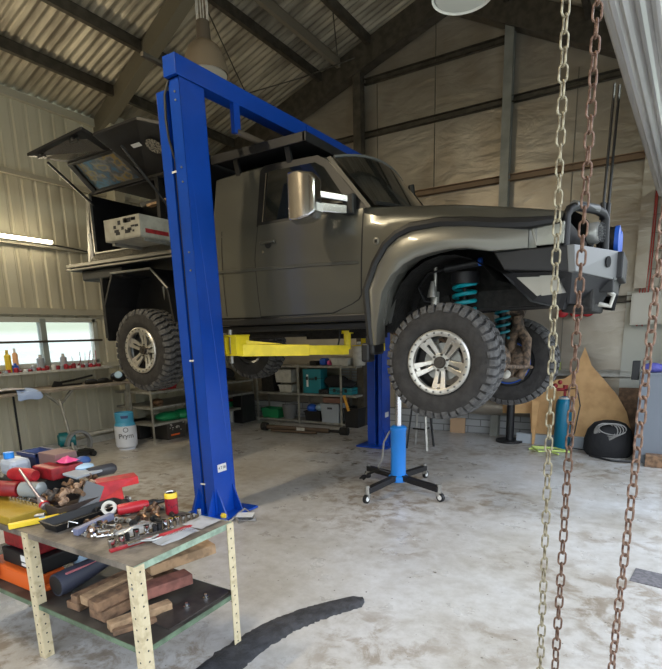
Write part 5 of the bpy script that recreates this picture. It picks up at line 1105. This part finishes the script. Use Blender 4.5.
# yellow level and mustard case
lv = thing('spirit_level', 'bright yellow spirit level lying across the left of the table', 'level', (-2.6, 1.35, Z))
obj('level_body', MB().bar((-2.66, 1.235, Z+.016), (-2.55, 1.50, Z+.016), .030, .026), M_yelp, lv, bevel=.003); obj('vial', MB().bar((-2.605, 1.36, Z+.030), (-2.595, 1.385, Z+.030), .012, .004), M_ltblue, lv)
cs = thing('socket_case', 'mustard yellow socket case open at the left edge of the table', 'case', (-2.95, 1.4, Z))
obj('case_tray', MB().box(-3.25, -2.70, 1.262, 1.50, Z, Z+.045), mat('mustard', (.36, .24, .02), .5, noise=.3), cs, bevel=.006)
sk = MB()
for i in range(9): sk.lathe([(.010, 0), (.012, .02), (.008, .02), (.007, .008), (0, .008)], (-2.74-.035*i, 1.44, Z+.045), n=12)
for i in range(6): sk.lathe([(.013, 0), (.014, .02), (.010, .02), (.009, .008), (0, .008)], (-2.78-.05*i, 1.47, Z+.045), n=12)
obj('socket_set', sk, M_chrome, cs)
rq = random.Random(33)
dk_ = [M_under, M_blackm, M_brass, M_steel, mat('clutter_grey', (.09, .085, .08), .45, .5)]
spots_ = [(-2.44, 1.62), (-2.40, 1.75), (-2.36, 1.50), (-2.50, 1.78), (-2.22, 1.78), (-2.16, 1.60), (-2.86, 1.56), (-2.90, 1.64), (-2.70, 1.40), (-2.36, 1.80), (-2.06, 1.66), (-2.04, 1.74), (-2.24, 1.58), (-2.88, 1.50)]
for i, (x, y) in enumerate(spots_):
    a = rq.random()*6; d = Vector((math.cos(a), math.sin(a), 0))*.04; p = Vector((x, y, Z+.014))
    tag(obj('loose_part', MB().cyl(p-d, p+d, .013, .009, 10).lathe([(.010, 0), (.020, 0), (.020, .014), (.010, .014)], p+d*.8, d, 10, closed=True), dk_[i % 5], smooth=True), 'small greasy dark metal part lying loose among the tools on the table', 'car part', 'loose greasy parts on the table')
for i, (p0, p1, lb) in enumerate((((-2.42, 1.50), (-2.30, 1.66), 'steel spanner lying beside the round pale roll'), ((-2.02, 1.38), (-1.93, 1.62), 'thin steel spanner just behind the red socket rail'), ((-2.55, 1.40), (-2.36, 1.44), 'dark spanner in front of the black organiser tray'))):
    a = Vector((*p0, Z+.008)); b = Vector((*p1, Z+.008)); d = (b-a).normalized(); s_ = Vector((-d.y, d.x, 0))
    tag(obj('spanner', MB().bar(a, b, .012, .006).prism([a-d*.022+s_*.012, a-d*.006+s_*.004, a-d*.006-s_*.004, a-d*.022-s_*.012, a+d*.004-s_*.014, a+d*.012, a+d*.004+s_*.014], (0, 0, .006)).lathe([(.009, 0), (.016, 0), (.016, .007), (.009, .007)], b+Vector((0, 0, -.003)), n=14, closed=True), [M_steel, M_chrome, M_blackm][i]), lb, 'spanner')
# heap at the left back
tag(obj('inspection_torch', MB().lathe([(.03, 0), (.045, .01), (.045, .22), (.038, .23)], (-3.20, 1.40, Z+.10), (1, .35, 0), 20), M_redd, smooth=True), 'dark red cylinder lying across the left of the table', 'torch')
tag(obj('clear_jar', MB().lathe([(.044, 0), (.046, .02), (.046, .12), (.03, .13)], (-2.965, 1.485, Z+.10), (1, .35, 0), 20), mat('jar_grey', (.30, .33, .33), .15, coat=1), smooth=True), 'clear grey jar end on to the dark red cylinder', 'jar')
tag(obj('red_grinder', MB().lathe([(.03, 0), (.04, .03), (.04, .14), (.03, .18)], (-3.10, 1.50, Z+.17), (1, .25, 0), 18), M_red, smooth=True), 'bright red tool body at the left back of the table', 'power tool')
box('black_case', -3.40, -2.92, 1.50, 1.80, Z, Z+.13, M_blackp, 'black case under the red tools at the left of the table', 'case')
box('red_box', -3.06, -2.86, 1.60, 1.80, Z+.13, Z+.20, M_redd, 'dark red flat box on the black case', 'box', .008)
wd = thing('air_gun', 'silver air gun standing nose up with a red collar', 'tool', (-2.72, 1.46, Z+.05))
obj('barrel', MB().cyl((-2.72, 1.45, Z+.07), (-2.94, 1.47, Z+.22), .010, .007, 12), mat('lilac_steel', (.42, .38, .42), .3, .7), wd, smooth=True)
obj('head', MB().lathe([(.022, 0), (.026, .02), (.020, .06), (.012, .08)], (-2.69, 1.45, Z+.048), (-.9, .1, .5), 16), mat('lilac_steel', (.42, .38, .42), .3, .7), wd, smooth=True)
obj('collar', MB().lathe([(.027, 0), (.027, .012)], (-2.70, 1.45, Z+.055), (-.9, .1, .5), 16), M_red, wd)
tb = openbox('navy_tub', -3.38, -3.20, 1.70, 1.84, Z+.132, Z+.235, M_navy, 'navy blue tub at the back left of the table', 'tub')
jg = thing('chemical_jug', 'white jug with a bright blue cap at the left picture edge', 'jug', (-3.22, 1.59, Z+.13))
obj('jug_body', MB().box(-3.30, -3.14, 1.53, 1.65, Z+.132, Z+.235), M_ltblue if False else mat('jug_white', (.42, .47, .54), .4), jg, bevel=.03)
obj('cap', MB().cyl((-3.24, 1.57, Z+.235), (-3.24, 1.57, Z+.27), .028), mat('cap_blue', (.02, .25, .75), .4), jg)
box('carton', -3.16, -2.98, 1.70, 1.84, Z+.13, Z+.25, mat('carton_brown', (.20, .12, .11), .7), 'small brown carton beside the navy tub', 'box', .004)
tag(obj('mug', MB().lathe([(.032, 0), (.038, .02), (.038, .09), (.034, .09), (.032, .02), (0, .02)], (-3.02, 1.80, Z+.13), n=18), mat('mug_lilac', (.20, .20, .30), .4), smooth=True), 'blue grey cup behind the brown carton', 'cup')
crumple(-2.92, 1.74, .11, .10, .06, 8, M_pink, 'crumpled pink wrapper behind the red box', 'wrapper', 'pink_wrapper', z=Z+.20)
tag(obj('blue_lid', MB().sphere((-2.86, 1.80, Z+.17), .05, .06, .02), M_ltblue, smooth=True), 'pale blue oval lid between the pink wrapper and elbows', 'dish')  # pale blue lid, modelled as a flattened ball
tag(obj('blue_wrap', MB().sphere((-2.93, 1.84, Z+.19), .04, .05, .03), mat('wrap_navy', (.03, .08, .25), .5), smooth=True), 'dark blue bundle behind the pale blue oval lid', 'bundle')
# lower shelf: timber, orange case, heat gun, mat
Z2 = SZ2
def wood(a, b, w, h, m, label): tag(obj('timber_offcut', MB().bar(a, b, w, h), m, bevel=.004), label, 'timber', 'timber offcuts on the lower shelf')
wood((-2.32, 1.31, Z2+.022), (-2.34, 1.74, Z2+.022), .095, .04, M_wood, 'broad brown timber offcut at the bottom left of the stack')
wood((-2.13, 1.31, Z2+.03), (-2.12, 1.80, Z2+.03), .12, .055, M_wood, 'dark timber offcut under the middle of the stack')
wood((-2.285, 1.30, Z2+.072), (-2.28, 1.80, Z2+.08), .05, .04, M_wood, 'slim timber offcut second from the left, upper layer')
wood((-2.205, 1.30, Z2+.085), (-2.19, 1.82, Z2+.10), .06, .045, M_wood2, 'pale timber offcut on top in the middle')
wood((-2.12, 1.29, Z2+.085), (-2.10, 1.60, Z2+.09), .075, .05, M_wood, 'knotty timber offcut on top, right of the pale one')
wood((-2.14, 1.62, Z2+.135), (-2.02, 1.97, Z2+.15), .11, .055, M_wood2, 'split pale timber block poking out at the back')
wood((-2.05, 1.46, Z2+.080), (-1.965, 1.74, Z2+.080), .095, .055, M_redwood, 'reddish timber block lying across the others')
wood((-2.00, 1.28, Z2+.022), (-1.91, 1.56, Z2+.022), .055, .04, M_wood2, 'short pale offcut nearest the front leg')
wood((-1.95, 1.265, Z2+.014), (-1.87, 1.44, Z2+.014), .03, .025, M_wood, 'small brown stick beside the front leg')
oc = thing('orange_case', 'bright orange tool case on the lower shelf behind the middle leg', 'case', (-2.85, 1.4, Z2))
obj('case_body', MB().box(-3.12, -2.62, 1.31, 1.47, Z2, Z2+.10), M_orange, oc, bevel=.012); obj('handle', MB().tube([(-2.60, 1.33, Z2+.03), (-2.575, 1.33, Z2+.05), (-2.575, 1.45, Z2+.05), (-2.60, 1.45, Z2+.03)], .014, 8), M_orange, oc)
sgn = thing('number_plate', 'small white sign with black marks at the left edge of the shelf', 'sign', (-3.0, 1.29, Z2))
obj('plate', MB().box(-3.06, -2.97, 1.285, 1.29, Z2+.03, Z2+.16), M_white, sgn); obj('plate_marks', MB().box(-3.03, -3.0, 1.282, 1.285, Z2+.06, Z2+.075).box(-3.03, -3.0, 1.282, 1.285, Z2+.09, Z2+.105).box(-3.035, -3.025, 1.282, 1.285, Z2+.06, Z2+.14), M_ink, sgn)
dk = box('black_box', -3.0, -2.62, 1.34, 1.6, Z2+.102, Z2+.19, M_blackp, 'black box with white labels on the orange case', 'box')
obj('box_label', MB().box(-2.80, -2.72, 1.336, 1.34, Z2+.12, Z2+.135).box(-2.80, -2.70, 1.336, 1.34, Z2+.145, Z2+.18), M_white, dk)
box('dark_red_box', -3.0, -2.66, 1.36, 1.6, Z2+.195, Z2+.29, M_redd, 'dark red box stacked under the tabletop at the left', 'box')
hg = thing('heat_gun', 'dark grey blower gun with a red stripe on the lower shelf', 'power tool', (-2.5, 1.5, Z2))
obj('gun_body', MB().loft([[(-2.50+.0+a*math.cos(q)*s, y, Z2+.075+a*math.sin(q)*s+dz) for q in [2*PI*i/14 for i in range(14)]] for y, a, s, dz in ((1.34, .058, 1, 0), (1.37, .062, 1, 0), (1.5, .055, 1, .012), (1.65, .042, 1, .03), (1.72, .03, 1, .04))], closed=True, cap=True), mat('gun_grey', (.045, .05, .075), .5), hg, smooth=True)
obj('gun_stripe', MB().bar((-2.465, 1.38, Z2+.130), (-2.475, 1.62, Z2+.128), .014, .006), mat('stripe_pink', (.6, .2, .22), .4), hg)
obj('gun_inner', MB().cyl((-2.50, 1.338, Z2+.075), (-2.50, 1.342, Z2+.075), .05, n=20), M_blackp, hg)
tag(obj('pale_blue_dish', MB().sphere((-2.66, 1.62, Z2+.10), .10, .09, .055), M_ltblue, smooth=True), 'pale blue rounded dish between the orange case and blower gun', 'dish')
tag(obj('dark_dish', MB().sphere((-2.46, 1.76, Z2+.12), .12, .07, .04), M_blackp, smooth=True), 'black rounded cover behind the blower gun', 'cover')
rm = thing('rubber_mat', 'greasy black rubber mat on the right of the lower shelf', 'mat', (-1.83, 1.65, Z2))
obj('mat_sheet', MB().box(-1.90, -1.76, 1.42, 1.82, Z2, Z2+.008), mat('mat_brown', (.05, .04, .035), .45, noise=.4, nscale=20), rm)
for x, y, lb in ((-1.84, 1.60, 'shiny bolt head nearer the front on the black rubber mat'), (-1.82, 1.71, 'shiny bolt head at the back on the black rubber mat')):
    tag(obj('bolt', MB().lathe([(.016, 0), (.016, .004), (.008, .006), (.008, .02), (0, .02)], (x, y, Z2+.008), n=12), M_chrome, smooth=True), lb, 'bolt')

# ================================================================ LIGHT, SKY, CAMERA
wd_ = bpy.data.worlds.new('World'); S.world = wd_; wd_.use_nodes = True; nt = wd_.node_tree
bg = nt.nodes['Background']; tc = nt.nodes.new('ShaderNodeTexCoord'); sp = nt.nodes.new('ShaderNodeSeparateXYZ'); r = nt.nodes.new('ShaderNodeValToRGB')
nt.links.new(tc.outputs['Generated'], sp.inputs[0]); nt.links.new(sp.outputs['Z'], r.inputs['Fac']); nt.links.new(r.outputs['Color'], bg.inputs['Color'])
r.color_ramp.elements[0].position = 0; r.color_ramp.elements[0].color = (.34, .36, .37, 1); r.color_ramp.elements[1].position = .6; r.color_ramp.elements[1].color = (.66, .76, .92, 1)
e = r.color_ramp.elements.new(.02); e.color = (.20, .23, .19, 1)
e = r.color_ramp.elements.new(.13); e.color = (.24, .27, .23, 1)
e = r.color_ramp.elements.new(.17); e.color = (.82, .87, .93, 1)
bg.inputs['Strength'].default_value = 3.7
def area(name, loc, rot, sx, sy, e, col):
    l = bpy.data.lights.new(name, 'AREA'); l.shape = 'RECTANGLE'; l.size = sx; l.size_y = sy; l.energy = e; l.color = col
    o = bpy.data.objects.new(name, l); COL.objects.link(o); o.location = loc; o.rotation_euler = rot; return o
# the fluorescent battens' own light
area('wall_tube_light', (WX+.17, 3.9, 2.97), (0, rad(-90), 0), .05, 1.4, 30, (1, .86, .60))
area('right_tube_light', (RW-.20, 3.8, 3.6), (0, rad(75), 0), .05, 1.6, 30, (.9, 1, .9))
area('roof_tube_light', (-3.9, 1.0, 5.1), (0, 0, 0), .05, 1.4, 110, (1, .84, .58))
cam = bpy.data.cameras.new('Camera'); co = bpy.data.objects.new('Camera', cam); COL.objects.link(co); S.camera = co
f = 517.29; yaw, pitch, roll = .5515, .2046, .0255
cam.sensor_fit = 'HORIZONTAL'; cam.sensor_width = 36; cam.lens = f*36/662; cam.shift_y = (441.5-334.5)/662; cam.clip_start = .05; cam.clip_end = 200
f0 = Vector((-math.sin(yaw), math.cos(yaw), 0)); r0 = Vector((math.cos(yaw), math.sin(yaw), 0)); zz = Vector((0, 0, 1))
fw = f0*math.cos(pitch) - zz*math.sin(pitch); dn = -(f0*math.sin(pitch) + zz*math.cos(pitch))
rr_ = r0*math.cos(roll) + dn*math.sin(roll); dd = dn*math.cos(roll) - r0*math.sin(roll)
co.matrix_world = Matrix(((rr_.x, -dd.x, -fw.x, 0), (rr_.y, -dd.y, -fw.y, 0), (rr_.z, -dd.z, -fw.z, 1.6), (0, 0, 0, 1)))
v = S.view_settings; v.view_transform = 'Standard'; v.look = 'None'; v.gamma = 1; v.use_curve_mapping = False; v.exposure = 0.20
